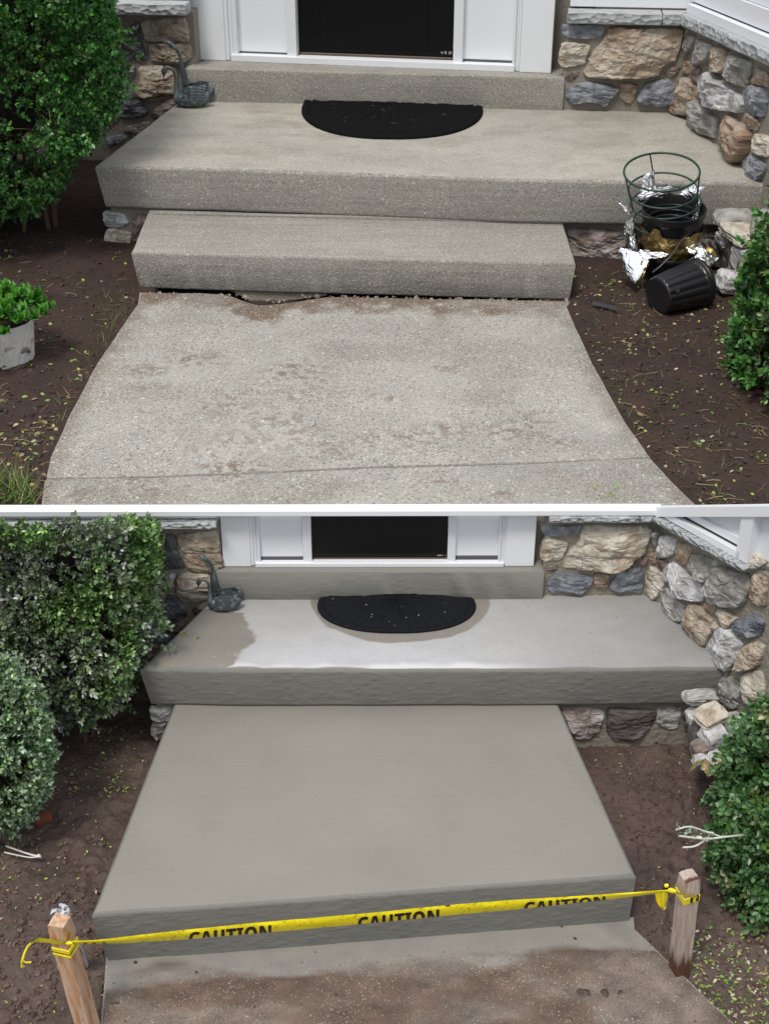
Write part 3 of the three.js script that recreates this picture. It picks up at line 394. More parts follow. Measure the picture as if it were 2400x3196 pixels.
// ---------------------------------------------------------------- the two houses
function house(c) {
  const h = thing('stone_house', c.label, 'house'), { WP, AP, DP, yPl, k } = c;
  const s = (x, y, o) => DP.su(x, y, o).s, yy = (x, y, o) => DP.su(x, y, o).y;
  const corner = cross2(WP, 0, AP, 0);
  // walls: left of the door, right of the door with the return towards the garden
  const sl = WP.su(...c.leftEdge).s, sr = WP.su(...c.rightEdge).s, dpb = (o) => WP.pt(0, 0, 0).distanceTo(DP.pt(0, 0, 0)) * 0 + o;
  const yc = c.capY, ycL = c.capYLeft ?? yc, cb0 = c.capBack ?? 0.1, yg = c.ground - 0.3, back = c.back, sc = corner.clone().sub(WP.a).dot(WP.u), sEnd = c.apEnd;
  const lb = c.leftBack ?? 0;
  const wl = mesh('wall', prism([WP.pt(sl, 0, -0.03 - lb), WP.pt(-c.wide, 0, -0.03 - lb), WP.pt(-c.wide, 0, -back), WP.pt(sl, 0, -back)], yg, ycL, { tile: 0.7 * k }), M.mortar, h, { label: 'stone-faced wall left of the door' });
  const cm = cross2(WP, -0.03, AP, -0.03), cb = cross2(WP, -back, AP, -back);
  const sA = (x, z) => Math.max(0, (x - AP.a.x) * AP.u.x + (z - AP.a.z) * AP.u.z), tilt = (x, y, z) => [x, Math.min(c.rakeY ? c.rakeY(sA(x, z)) - 0.003 : 99, y + (y > yc - 0.05 ? c.capSlope * sA(x, z) * (z > WP.a.z - 0.2 * k ? 1 : 0) : 0)), z];
  const apE = AP.pt(sEnd, 0, -0.03), outE = V(c.wide, 0, apE.z + 0.001 * 0);
  const wr = mesh('wall', prism([WP.pt(sr, 0, -0.03), cm, apE, AP.pt(sEnd, 0, -back), cb, WP.pt(sr, 0, -back)], yg, yc, { tile: 0.7 * k, taper: tilt }), M.mortar, h, { label: 'stone-faced wall and angled return right of the door' });
  const wpb = new Upright(WP.pt(0, 0, -lb), WP.pt(1, 0, -lb));
  for (const [pl, z, par, pts, pal, d] of c.stones(wl, wr)) mesh('stone', stoneGeo(par === wl ? wpb : pl, z(pts), pal, d, -0.032), M.stone, par);
  // rough-cut sill cap on both walls
  const o = c.capOut, ct = c.capT, cj = cross2(WP, o, AP, o);
  const chisel = (g) => g;
  mesh('sill_cap', chisel(prism([WP.pt(sl - 0.004, 0, o), WP.pt(-c.wide, 0, o), WP.pt(-c.wide, 0, -cb0), WP.pt(sl - 0.004, 0, -cb0)], ycL, ycL + (c.capTLeft ?? ct), { bevel: 0.008 * k, jitter: 0.007 * k, tile: 0.35 * k })), M.cap, h);
  const mid = WP.su(...c.capJoint).s;
  mesh('sill_cap', prism([WP.pt(sr + 0.004, 0, o), WP.pt(mid - 0.003, 0, o), WP.pt(mid - 0.003, 0, -cb0), WP.pt(sr + 0.004, 0, -cb0)], yc, yc + ct, { bevel: 0.008 * k, jitter: 0.007 * k, tile: 0.35 * k }), M.cap, h);
  if (sc - mid > 0.05) mesh('sill_cap', prism([WP.pt(mid + 0.003, 0, o), cross2(WP, o, AP, o + 0.002), cross2(WP, -cb0, AP, -cb0), WP.pt(mid + 0.003, 0, -cb0)], yc, yc + ct, { bevel: 0.008 * k, jitter: 0.007 * k, tile: 0.35 * k }), M.cap, h);
  const jA = cj.clone().sub(AP.a).dot(AP.u);
  mesh('sill_cap', prism([AP.pt(jA + 0.003, 0, o), AP.pt(c.capEnd, 0, o), AP.pt(c.capEnd, 0, -cb0), AP.pt(jA + 0.003, 0, -cb0)], yc, yc + ct, { bevel: 0.008 * k, jitter: 0.008 * k, tile: 0.35 * k, taper: tilt }), M.cap, h);
  const onA = (s0, s1, y0, y1, o0, o1) => { const lo = [], hi = [], n = 24; for (let i = 0; i <= n; i++) { const t = lerp(s0, s1, i / n), lim = c.rakeY ? c.rakeY(t) - 0.003 : 99, a = y0 + t * c.capSlope, b = Math.min(lim, y1 + t * c.capSlope); if (b - a < 0.002) continue; lo.push([t, a]); hi.unshift([t, b]); } return planeShape(AP, [...lo, ...hi], o0, o1); };
  c.above(h, { onA, sl, sr, sc, jA, yc: yc + ct, ycL, corner });
  // the door front
  const yT = c.doorTop, q = (v) => v * c.kd, pr = c.px;
  const sill = mesh('threshold', planeBox(DP, s(pr.sill[0], pr.sill[2]), s(pr.sill[1], pr.sill[2]), yPl, yPl + c.sillH, -q(0.09), 0.004), M.whiteTrim, h);
  const bd = (n, x0, x1, y, o0, o1, m, yb, l) => mesh(n, planeBox(DP, s(x0, y, o1), s(x1, y, o1), yb, yT, o0, o1), m, h, { label: l });
  bd('door_trim', ...pr.trimL, q(-0.09), q(0.0), M.white, yPl + 0.002); bd('door_trim', ...pr.trimR, q(-0.09), q(0.0), M.white, yPl + 0.002);
  for (const p of [pr.mouldL, pr.mouldR]) { const w = (p[1] - p[0]) / 3; bd('moulding', p[0], p[0] + w * 1.0, p[2], q(-0.09), q(-0.012), M.whiteTrim, yPl + 0.003); bd('moulding', p[0] + w, p[0] + 2 * w, p[2], q(-0.09), q(-0.026), M.whiteTrim, yPl + 0.003); bd('moulding', p[0] + 2 * w, p[1], p[2], q(-0.09), q(-0.018), M.whiteTrim, yPl + 0.003); }
  const ys = yPl + c.sillH;
  bd('mullion', ...pr.mullL, q(-0.1), q(-0.022), M.whiteTrim, ys - 0.004); bd('mullion', ...pr.mullR, q(-0.1), q(-0.022), M.whiteTrim, ys - 0.004);
  for (const p of [pr.panelL, pr.panelR]) {
    const a = s(p[0], p[2], q(-0.07)), b = s(p[1], p[2], q(-0.07)), y1 = yy(p[0], p[3], q(-0.066));
    const sd = mesh('sidelight', planeBox(DP, a, b, y1, yT, q(-0.11), q(-0.066)), M.white, h);
    mesh('bottom_strip', planeBox(DP, a, b, ys - 0.004, y1 - 0.002, q(-0.11), q(-0.06)), M.strip, sd);
  }
  const da = s(pr.door[0], pr.door[2], q(-0.09)), db = s(pr.door[1], pr.door[2], q(-0.09));
  const door = mesh('door', planeBox(DP, da, db, ys + q(0.018), yT, q(-0.13), q(-0.085)), M.black, h, { label: 'black front door' });
  mesh('kick_panel', planeBox(DP, lerp(da, db, 0.16), lerp(da, db, 0.84), ys + q(0.05), yT - 0.01, q(-0.088), q(-0.08), 0.003), M.black, door);
  mesh('door_sweep', planeBox(DP, da + 0.002, db - 0.002, ys + q(0.001), ys + q(0.015), q(-0.12), q(-0.07)), M.bronzeTrim, door);
  const scuff = []; for (let i = 0; i < 9; i++) { const t = rr(0.92, 0.985); scuff.push(planeBox(DP, lerp(da, db, t), lerp(da, db, t) + q(rr(0.004, 0.012)), ys + q(rr(0.03, 0.04)), ys + q(rr(0.042, 0.05)), q(-0.0855), q(-0.0835), 0.0005)); }
  mesh('scuffs', scuff, M.scuff, door, { kind: 'stuff', label: 'white scuffs in the lower corner' });
  mesh('backing', prism([DP.pt(s(pr.trimL[0], pr.trimL[2]) - 0.3, 0, q(-0.14)), DP.pt(s(pr.trimR[1], pr.trimR[2]) + 0.3, 0, q(-0.14)), DP.pt(s(pr.trimR[1], pr.trimR[2]) + 0.3, 0, q(-0.14) - 0.04), DP.pt(s(pr.trimL[0], pr.trimL[2]) - 0.3, 0, q(-0.14) - 0.04)], yg, yT - 0.005, { tile: 1 }), M.mortar, h);
  return h;
}
const capYU = (WPU.hit(1900, 77, 0.06).y), capYL = WPL.hit(1900, 1633, 0.04).y;
console.log('cap', capYU, APU.hit(2352, 188, 0.06).y, WPU.hit(450, 50, 0.06).y, '| lower', capYL, APL.hit(2284, 1771, 0.04).y, WPL.hit(600, 1654, 0.04).y, 'apend', APL.su(2284, 1771, 0.04).s, APL.su(2327, 1771, 0.04).s, 'U', APU.su(2352, 300).s);
house({
  label: 'stone-faced house front with black door above the old weathered porch', WP: WPU, AP: APU, DP: DPU, yPl: yPlU, k: 1.5, kd: 1.3, ground: 0.6, back: 0.5, wide: 14, leftBack: 0.11, leftEdge: [597, 150], rightEdge: [1757, 235], capY: capYU, capOut: 0.06, capT: 0.085, capJoint: [2063, 65], apEnd: 3.3, capEnd: 3.3, capSlope: (APU.hit(2352, 188, 0.06).y - capYU) / APU.su(2352, 188, 0.06).s, doorTop: yPlU + 2.7, sillH: 0.05,
  px: { sill: [722, 1606, 190], trimL: [600, 706, 196], trimR: [1620, 1718, 226], mouldL: [706, 744, 194], mouldR: [1596, 1620, 218], panelL: [744, 898, 172, 160], panelR: [1441, 1598, 198, 184], mullL: [897, 927, 183], mullR: [1413, 1442, 200], door: [926, 1414, 178] },
  stones: (wl, wr) => [
    [WPU, A1, wl, [[920, 140], [1000, 116], [1200, 113], [1232, 200], [1225, 272], [1100, 270], [950, 264], [918, 180]], "tan", 0.11], [WPU, A1, wl, [[848, 170], [905, 138], [922, 260], [962, 378], [880, 386], [805, 386], [820, 280]], 'slate', 0.12], [WPU, A1, wl, [[970, 290], [1050, 275], [1235, 288], [1248, 370], [1190, 412], [1100, 415], [985, 392]], 'tan', 0.11], [WPU, A1, wl, [[905, 430], [1060, 420], [1145, 440], [1150, 605], [1000, 618], [940, 627], [890, 580], [915, 500]], 'tan', 0.12],
    [WPU, A1, wl, [[800, 440], [880, 420], [852, 530], [790, 500]], 'grey', 0.08], [WPU, A1, wl, [[800, 590], [880, 588], [952, 680], [965, 740], [900, 756], [780, 752]], 'slate', 0.13], [WPU, A1, wl, [[945, 630], [1085, 618], [1060, 645], [980, 655]], 'orange', 0.06], [WPU, A1, wl, [[1000, 705], [1060, 650], [1150, 640], [1160, 690], [1100, 760], [1000, 760]], 'mauve', 0.09], [WPU, A1, wl, [[805, 830], [900, 795], [980, 790], [900, 880], [820, 872]], 'mauve', 0.09], [WPU, A1, wl, [[690, 890], [780, 872], [840, 885], [770, 925], [705, 930]], 'blue', 0.12],
    [WPU, A1, wl, [[560, 120], [780, 110], [800, 300], [700, 360], [580, 300]], 'tan', 0.1], [WPU, A1, wl, [[520, 400], [760, 390], [780, 560], [560, 590]], 'grey', 0.1], [WPU, A1, wl, [[560, 620], [760, 600], [770, 780], [640, 840], [560, 760]], 'rust', 0.1], [WPU, A1, wl, [[250, 120], [520, 110], [530, 340], [300, 360]], 'orange', 0.1], [WPU, A1, wl, [[240, 400], [490, 380], [500, 600], [260, 620]], 'slate', 0.1],
    [WPU, C1, wr, [[325, 160], [590, 165], [580, 236], [460, 250], [330, 236]], 'blue', 0.08], [WPU, C1, wr, [[315, 285], [350, 268], [505, 290], [480, 360], [460, 415], [330, 437], [290, 400]], 'cream', 0.1], [WPU, C1, wr, [[620, 178], [860, 175], [1112, 184], [1100, 260], [1055, 390], [980, 434], [940, 480], [880, 497], [660, 500], [480, 496], [453, 462], [500, 360], [560, 280]], 'tan', 0.14], [WPU, C1, wr, [[340, 480], [428, 462], [415, 505], [380, 522], [345, 516]], 'mauve', 0.05],
    [WPU, C1, wr, [[343, 590], [390, 545], [470, 528], [600, 540], [692, 572], [660, 620], [602, 687], [555, 665], [470, 655], [390, 677], [345, 635]], 'blue', 0.1], [WPU, C1, wr, [[695, 538], [802, 545], [797, 620], [760, 672], [690, 630]], 'orange', 0.09], [WPU, C1, wr, [[850, 545], [920, 515], [1010, 508], [1052, 540], [1050, 600], [1030, 691], [850, 681], [795, 650], [820, 590]], 'blue', 0.1], [WPU, C1, wr, [[975, 475], [1050, 420], [1092, 430], [1065, 482], [1020, 502]], 'mauve', 0.07],
    [APU, C1, wr, [[1130, 215], [1190, 240], [1160, 330], [1130, 362], [1120, 290]], 'grey', 0.12], [APU, C1, wr, [[1200, 255], [1300, 285], [1290, 380], [1200, 427], [1168, 400], [1185, 320]], 'grey', 0.13], [APU, C1, wr, [[1110, 395], [1167, 400], [1160, 472], [1118, 472]], 'orange', 0.09], [APU, C1, wr, [[1172, 430], [1230, 450], [1215, 540], [1172, 500]], 'mauve', 0.09], [APU, C1, wr, [[1320, 298], [1422, 340], [1380, 472], [1298, 440]], 'orange', 0.13], [APU, C1, wr, [[1430, 350], [1561, 405], [1530, 572], [1388, 480]], 'grey', 0.13], [APU, C1, wr, [[1085, 520], [1130, 498], [1202, 560], [1202, 650], [1140, 747], [1090, 742], [1056, 670], [1056, 590]], 'tan', 0.12],
    [APU, C1, wr, [[1240, 478], [1320, 468], [1352, 510], [1420, 560], [1512, 640], [1500, 727], [1420, 722], [1330, 692], [1270, 620], [1208, 580]], 'pale', 0.16], [APU, C1, wr, [[1190, 658], [1250, 648], [1292, 730], [1352, 780], [1320, 892], [1240, 862], [1166, 822], [1180, 740]], 'grey', 0.15], [APU, C1, wr, [[1380, 758], [1422, 743], [1552, 850], [1540, 980], [1470, 1062], [1400, 1002], [1352, 890]], 'orange', 0.15], [APU, C1, wr, [[1508, 600], [1575, 545], [1660, 600], [1640, 760], [1555, 735]], 'blue', 0.12], [APU, C1, wr, [[1508, 745], [1565, 735], [1610, 800], [1585, 850], [1520, 805]], 'tan', 0.1], [APU, C1, wr, [[1503, 1040], [1570, 990], [1650, 1080], [1600, 1180], [1510, 1095]], 'blue', 0.12], [APU, C1, wr, [[1590, 440], [1660, 470], [1660, 570], [1580, 530]], 'orange', 0.1], [APU, C1, wr, [[1575, 870], [1660, 880], [1660, 1020], [1585, 980]], 'cream', 0.12],
  ],
  above: (h, e) => {
    const T = yPlU + 2.7;
    mesh('siding', planeBox(WPU, -14, e.sl - 0.02, e.yc + 0.01, T, -0.3, -0.1), M.white, h); mesh('siding', planeBox(WPU, e.sr + 0.02, e.sc + 0.05, e.yc + 0.01, T, -0.3, -0.1), M.white, h);
    const w = mesh('window', e.onA(e.jA - 0.1, 3.3, e.yc + 0.075, e.yc + 0.2, -0.2, -0.035), M.whiteTrim, h);
    mesh('window_sill', e.onA(e.jA - 0.02, 3.3, e.yc + 0.002, e.yc + 0.062, -0.2, 0.015), M.white, w); mesh('gap', e.onA(e.jA, 3.3, e.yc + 0.06, e.yc + 0.08, -0.2, -0.05), M.seam, w);
    mesh('sash', e.onA(e.jA + 0.1, 3.3, e.yc + 0.205, e.yc + 0.42, -0.2, -0.06), M.white, w); mesh('pane', e.onA(e.jA + 0.1, 3.3, e.yc + 0.42, T, -0.2, -0.14), M.black, w); mesh('frame', e.onA(e.jA - 0.1, e.jA + 0.1, e.yc + 0.2, T, -0.2, -0.045), M.white, w);
  },
});
const rk0 = APL.su(2040, 1613, 0.03), rk1 = APL.su(2480, 1613, 0.03), rakeY = (s) => lerp(rk0.y, rk1.y, (s - rk0.s) / (rk1.s - rk0.s));
const yDivider = WPL.hit(1200, 1612, 0.03).y, dividerTop = yDivider + 0.028;
house({
  label: 'stone-faced house front with black door above the resurfaced porch', WP: WPL, AP: APL, DP: DPL, yPl: yPlL, k: 0.72, kd: 0.42, ground: 0, back: 0.1, wide: 12, leftEdge: [686, 1700], rightEdge: [1697, 1765], capY: capYL, capOut: 0.04, capT: yDivider - capYL - 0.001, capYLeft: WPL.hit(600, 1653, 0.04).y, capTLeft: 0.032, capBack: 0.05, rakeY, capJoint: [1990, 1625], apEnd: 1.25, capEnd: APL.su(2320, 1771, 0.04).s, capSlope: (APL.hit(2284, 1771, 0.04).y - capYL) / APL.su(2284, 1771, 0.04).s, doorTop: yDivider - 0.03, sillH: 0.022,
  px: { sill: [797, 1572, 1765], trimL: [698, 785, 1773], trimR: [1575, 1665, 1769], mouldL: [785, 815, 1771], mouldR: [1553, 1575, 1769], panelL: [815, 948, 1747, 1738], panelR: [1420, 1557, 1745, 1735], mullL: [947, 974, 1752], mullR: [1396, 1421, 1752], door: [973, 1398, 1744] },
  stones: (wl, wr) => [
    [WPL, A2, wl, [[1150, 140], [1400, 114], [1422, 250], [1300, 257], [1188, 256]], 'tan', 0.07], [WPL, A2, wl, [[1080, 140], [1140, 143], [1160, 250], [1197, 352], [1075, 357]], 'slate', 0.07], [WPL, A2, wl, [[1200, 266], [1420, 256], [1447, 340], [1360, 381], [1218, 366]], 'tan', 0.07], [WPL, A2, wl, [[1153, 395], [1362, 390], [1367, 542], [1230, 582], [1148, 535]], 'tan', 0.08], [WPL, A2, wl, [[1085, 400], [1142, 398], [1112, 492], [1080, 485]], 'grey', 0.05], [WPL, A2, wl, [[1085, 530], [1150, 540], [1207, 620], [1207, 672], [1085, 672]], 'slate', 0.08], [WPL, A2, wl, [[1250, 620], [1362, 558], [1360, 600], [1280, 670]], 'mauve', 0.05], [WPL, A2, wl, [[1080, 715], [1202, 698], [1180, 760], [1100, 790]], 'mauve', 0.06], [WPL, A2, wl, [[1030, 800], [1120, 780], [1150, 800], [1090, 840], [1010, 850]], 'blue', 0.07], [WPL, A2, wl, [[960, 860], [1060, 850], [1050, 930], [960, 940]], 'rust', 0.06],
    [WPL, A2, wl, [[900, 140], [1060, 130], [1065, 330], [920, 340]], 'orange', 0.06], [WPL, A2, wl, [[900, 380], [1060, 380], [1060, 560], [900, 560]], 'grey', 0.06], [WPL, A2, wl, [[900, 600], [1060, 600], [1050, 780], [900, 800]], 'rust', 0.06],
    [WPL, C2, wr, [[195, 85], [440, 76], [430, 130], [320, 146], [200, 140]], 'blue', 0.05], [WPL, C2, wr, [[195, 180], [250, 165], [357, 190], [330, 270], [300, 302], [200, 313], [173, 280]], 'cream', 0.06], [WPL, C2, wr, [[460, 76], [680, 72], [886, 78], [880, 160], [850, 250], [780, 292], [740, 332], [690, 352], [400, 360], [318, 345], [350, 260], [420, 170]], 'cream', 0.085], [WPL, C2, wr, [[218, 345], [292, 335], [280, 370], [240, 386], [220, 370]], 'mauve', 0.035], [WPL, C2, wr, [[222, 435], [280, 395], [350, 380], [450, 395], [527, 412], [500, 460], [440, 522], [390, 500], [330, 500], [260, 519], [218, 480]], 'blue', 0.07], [WPL, C2, wr, [[525, 390], [622, 390], [615, 460], [580, 502], [525, 465]], 'orange', 0.06], [WPL, C2, wr, [[680, 375], [760, 348], [830, 355], [850, 400], [832, 512], [680, 506], [618, 480], [650, 420]], 'blue', 0.065], [WPL, C2, wr, [[780, 310], [840, 280], [877, 290], [850, 332], [800, 342]], 'mauve', 0.045],
    [APL, C2, wr, [[910, 112], [977, 125], [940, 222], [910, 232], [902, 170]], 'grey', 0.08], [APL, C2, wr, [[985, 138], [1067, 170], [1060, 262], [990, 292], [948, 280], [965, 200]], 'pale', 0.085], [APL, C2, wr, [[900, 253], [942, 260], [935, 327], [898, 325]], 'orange', 0.05], [APL, C2, wr, [[953, 300], [1012, 310], [990, 387], [953, 350]], 'mauve', 0.05], [APL, C2, wr, [[1085, 185], [1172, 225], [1150, 322], [1110, 342], [1066, 290]], 'orange', 0.08], [APL, C2, wr, [[1190, 258], [1332, 320], [1270, 442], [1143, 360], [1150, 300]], 'grey', 0.085], [APL, C2, wr, [[868, 360], [910, 343], [987, 400], [987, 480], [920, 572], [868, 550], [850, 490]], 'cream', 0.08],
    [APL, C2, wr, [[1000, 338], [1060, 316], [1102, 350], [1140, 400], [1200, 430], [1267, 510], [1252, 577], [1160, 552], [1080, 532], [1040, 450], [983, 430]], 'pale', 0.11], [APL, C2, wr, [[980, 488], [1030, 478], [1062, 550], [1127, 600], [1100, 707], [1010, 672], [948, 620], [960, 560]], 'grey', 0.1], [APL, C2, wr, [[1160, 588], [1200, 583], [1302, 680], [1302, 780], [1240, 872], [1180, 822], [1123, 700]], 'tan', 0.1], [APL, C2, wr, [[1340, 340], [1450, 368], [1542, 400], [1557, 500], [1500, 607], [1420, 612], [1300, 572], [1258, 490], [1300, 420]], 'grey', 0.12], [APL, C2, wr, [[1280, 558], [1317, 600], [1300, 662], [1253, 610]], 'orange', 0.06], [APL, C2, wr, [[1313, 650], [1370, 618], [1462, 680], [1420, 742], [1380, 722]], 'cream', 0.08], [APL, C2, wr, [[1480, 688], [1570, 660], [1640, 700], [1620, 790], [1510, 812], [1438, 730]], 'blue', 0.09],
    [APL, C2, wr, [[1310, 700], [1342, 740], [1320, 782], [1298, 750]], 'tan', 0.05], [APL, C2, wr, [[1360, 728], [1410, 738], [1502, 850], [1470, 952], [1420, 1017], [1300, 962], [1263, 880], [1300, 800]], 'pale', 0.11], [APL, C2, wr, [[1490, 900], [1561, 830], [1640, 860], [1600, 1000], [1470, 1020]], 'tan', 0.1], [APL, C2, wr, [[1336, 1020], [1402, 1008], [1402, 1090], [1370, 1182], [1328, 1150]], 'grey', 0.08], [APL, C2, wr, [[1410, 1058], [1482, 1100], [1472, 1252], [1400, 1282], [1368, 1200]], 'grey', 0.08], [APL, C2, wr, [[1500, 1050], [1620, 1020], [1640, 1180], [1520, 1240]], 'cream', 0.08], [APL, C2, wr, [[1565, 400], [1650, 420], [1650, 600], [1560, 580]], 'tan', 0.08], [APL, C2, wr, [[1520, 275], [1600, 262], [1640, 330], [1560, 372], [1512, 345]], 'cream', 0.08],
  ],
  above: (h, e) => {
    const sl2 = (APL.hit(2284, 1771, 0.04).y - capYL) / APL.su(2284, 1771, 0.04).s, rake = (x0, x1, y, off, n = 6) => Array.from({ length: n + 1 }, (_, i) => { const q = APL.su(lerp(x0, x1, i / n), y, off); return [q.s, q.y]; });
    mesh('siding', planeBox(WPL, -12, e.sl - 0.008, e.ycL + 0.034, yDivider - 0.001, -0.06, 0.005), M.white, h); 
    // window on the angled wall; its top follows the sloping divider strip
    const up = (x0, x1, o0, o1, yb, n, m, par) => { const r = rake(x0, x1, 1611, o1, 1); return mesh(n, planeShape(APL, [[r[0][0], yb + r[0][0] * sl2], [r[1][0], yb + r[1][0] * sl2], r[1], r[0]], o0, o1), m, par); };
    const w = mesh('window', e.onA(0.0, 1.2, e.yc + 0.03, 9, -0.06, -0.03), M.whiteTrim, h);
    mesh('window_sill', e.onA(e.jA - 0.01, APL.su(2318, 1700).s, e.yc + 0.001, e.yc + 0.03, -0.04, 0.012), M.white, w); mesh('gap', e.onA(e.jA + 0.03, APL.su(2310, 1700).s, e.yc + 0.03, e.yc + 0.042, -0.04, -0.015), M.seam, w);
    mesh('sash_rail', e.onA(e.jA + 0.05, APL.su(2306, 1690, -0.012).s, e.yc + 0.043, e.yc + 0.075, -0.04, -0.012), M.white, w);
    up(2313, 2352, -0.05, 0.012, e.yc + 0.002, 'corner_board', M.whiteTrim, w); up(2354, 2620, -0.07, -0.04, e.yc + 0.002, 'siding', M.white, w);
    const c0 = APL.su(2026, 1613, 0.02), c1 = APL.su(2620, 1613, 0.02);
    mesh('added_divider', planeShape(APL, [[c0.s, c0.y], [c1.s, c1.y], [c1.s, c1.y + 0.046], [c0.s, c0.y + 0.046]], -0.03, 0.02), M.white, h);  // white strip added to part the upper and lower places
    mesh('added_divider', planeBox(WPL, -12, e.sc + 0.02, yDivider, dividerTop, -0.03, 0.03), M.white, h, { label: 'white strip added along the wall top to part the two places' });
    mesh('added_retaining_wall', prism([WPL.pt(-12, 0, -0.25), WPL.pt(12, 0, -0.25), WPL.pt(12, 0, -0.3), WPL.pt(-12, 0, -0.3)], yDivider - 0.3, 0.69, { tile: 0.8 }), M.white, h);  // unseen wall added below the front edge of the upper soil
  },
});
// ---------------------------------------------------------------- hedges and plants
function leafGeo(len, wid, cup = 0.18, droop = 0.15) {
  return gridGeo(2, 4, (u, v) => { const w = wid * 0.5 * Math.pow(Math.sin(Math.PI * Math.min(1, Math.pow(v, 0.85) * 0.98 + 0.02)), 0.75), x = (u - 0.5) * 2 * w; return V(x, v * len, Math.abs(x) * cup * 2 - droop * len * v * v); });
}
function sprigGeo(len, wid, pairs, stem, r, pal) {
  const gs = [], cols = [];
  for (let i = 0; i < pairs; i++) for (const s of [-1, 1]) {
    const g = leafGeo(len * rr(0.7, 1.1, r), wid * rr(0.8, 1.1, r), rr(0.05, 0.3, r), rr(0, 0.3, r)), tip = i / (pairs - 1 || 1);
    const m = new THREE.Matrix4().makeRotationFromEuler(new THREE.Euler(rr(-0.5, 0.5, r), (i % 2 ? 1.57 : 0) + rr(-0.5, 0.5, r), s * lerp(1.2, 0.45, tip) + rr(-0.2, 0.2, r), 'YXZ')); m.setPosition(0, stem * (i + 0.4) / pairs, 0); g.applyMatrix4(m);
    const c = pal[Math.floor(r() * pal.length)], k = rr(0.75, 1.2, r) * lerp(0.85, 1.2, tip); paint(g, () => [c[0] * k, c[1] * k, c[2] * k]); gs.push(g.toNonIndexed());
  }
  const st = tube([V(0, -stem * 0.5, 0), V(0.01 * stem, stem * 0.3, 0), V(0, stem, 0)], len * 0.035, 3, 4); paint(st, () => [0.09, 0.085, 0.04]); gs.push(st.toNonIndexed());
  return mergeGeometries(gs);
}
const UP = V(0, 1, 0);
function scatterMesh(name, geo, mat, list, parent, kind) { // list: {p, q, s, c}
  const im = new THREE.InstancedMesh(geo, mat, list.length), m = new THREE.Matrix4(), c = new THREE.Color(); im.name = parent ? name : numbered(name); im.castShadow = im.receiveShadow = true;
  list.forEach((o, i) => { m.compose(o.p, o.q, o.s.isVector3 ? o.s : V(o.s, o.s, o.s)); im.setMatrixAt(i, m); im.setColorAt(i, c.setRGB(...(o.c ?? [1, 1, 1]))); });
  if (kind) im.userData.kind = kind;
  if (parent) { im.position.copy(parent.position).negate(); parent.add(im); } else scene.add(im);
  return im;
}
const stickG = tube([V(-0.5, 0, 0), V(0, 0.04, 0.03), V(0.5, 0, 0)], 0.018, 4, 4); paint(stickG, () => [1, 1, 1]);
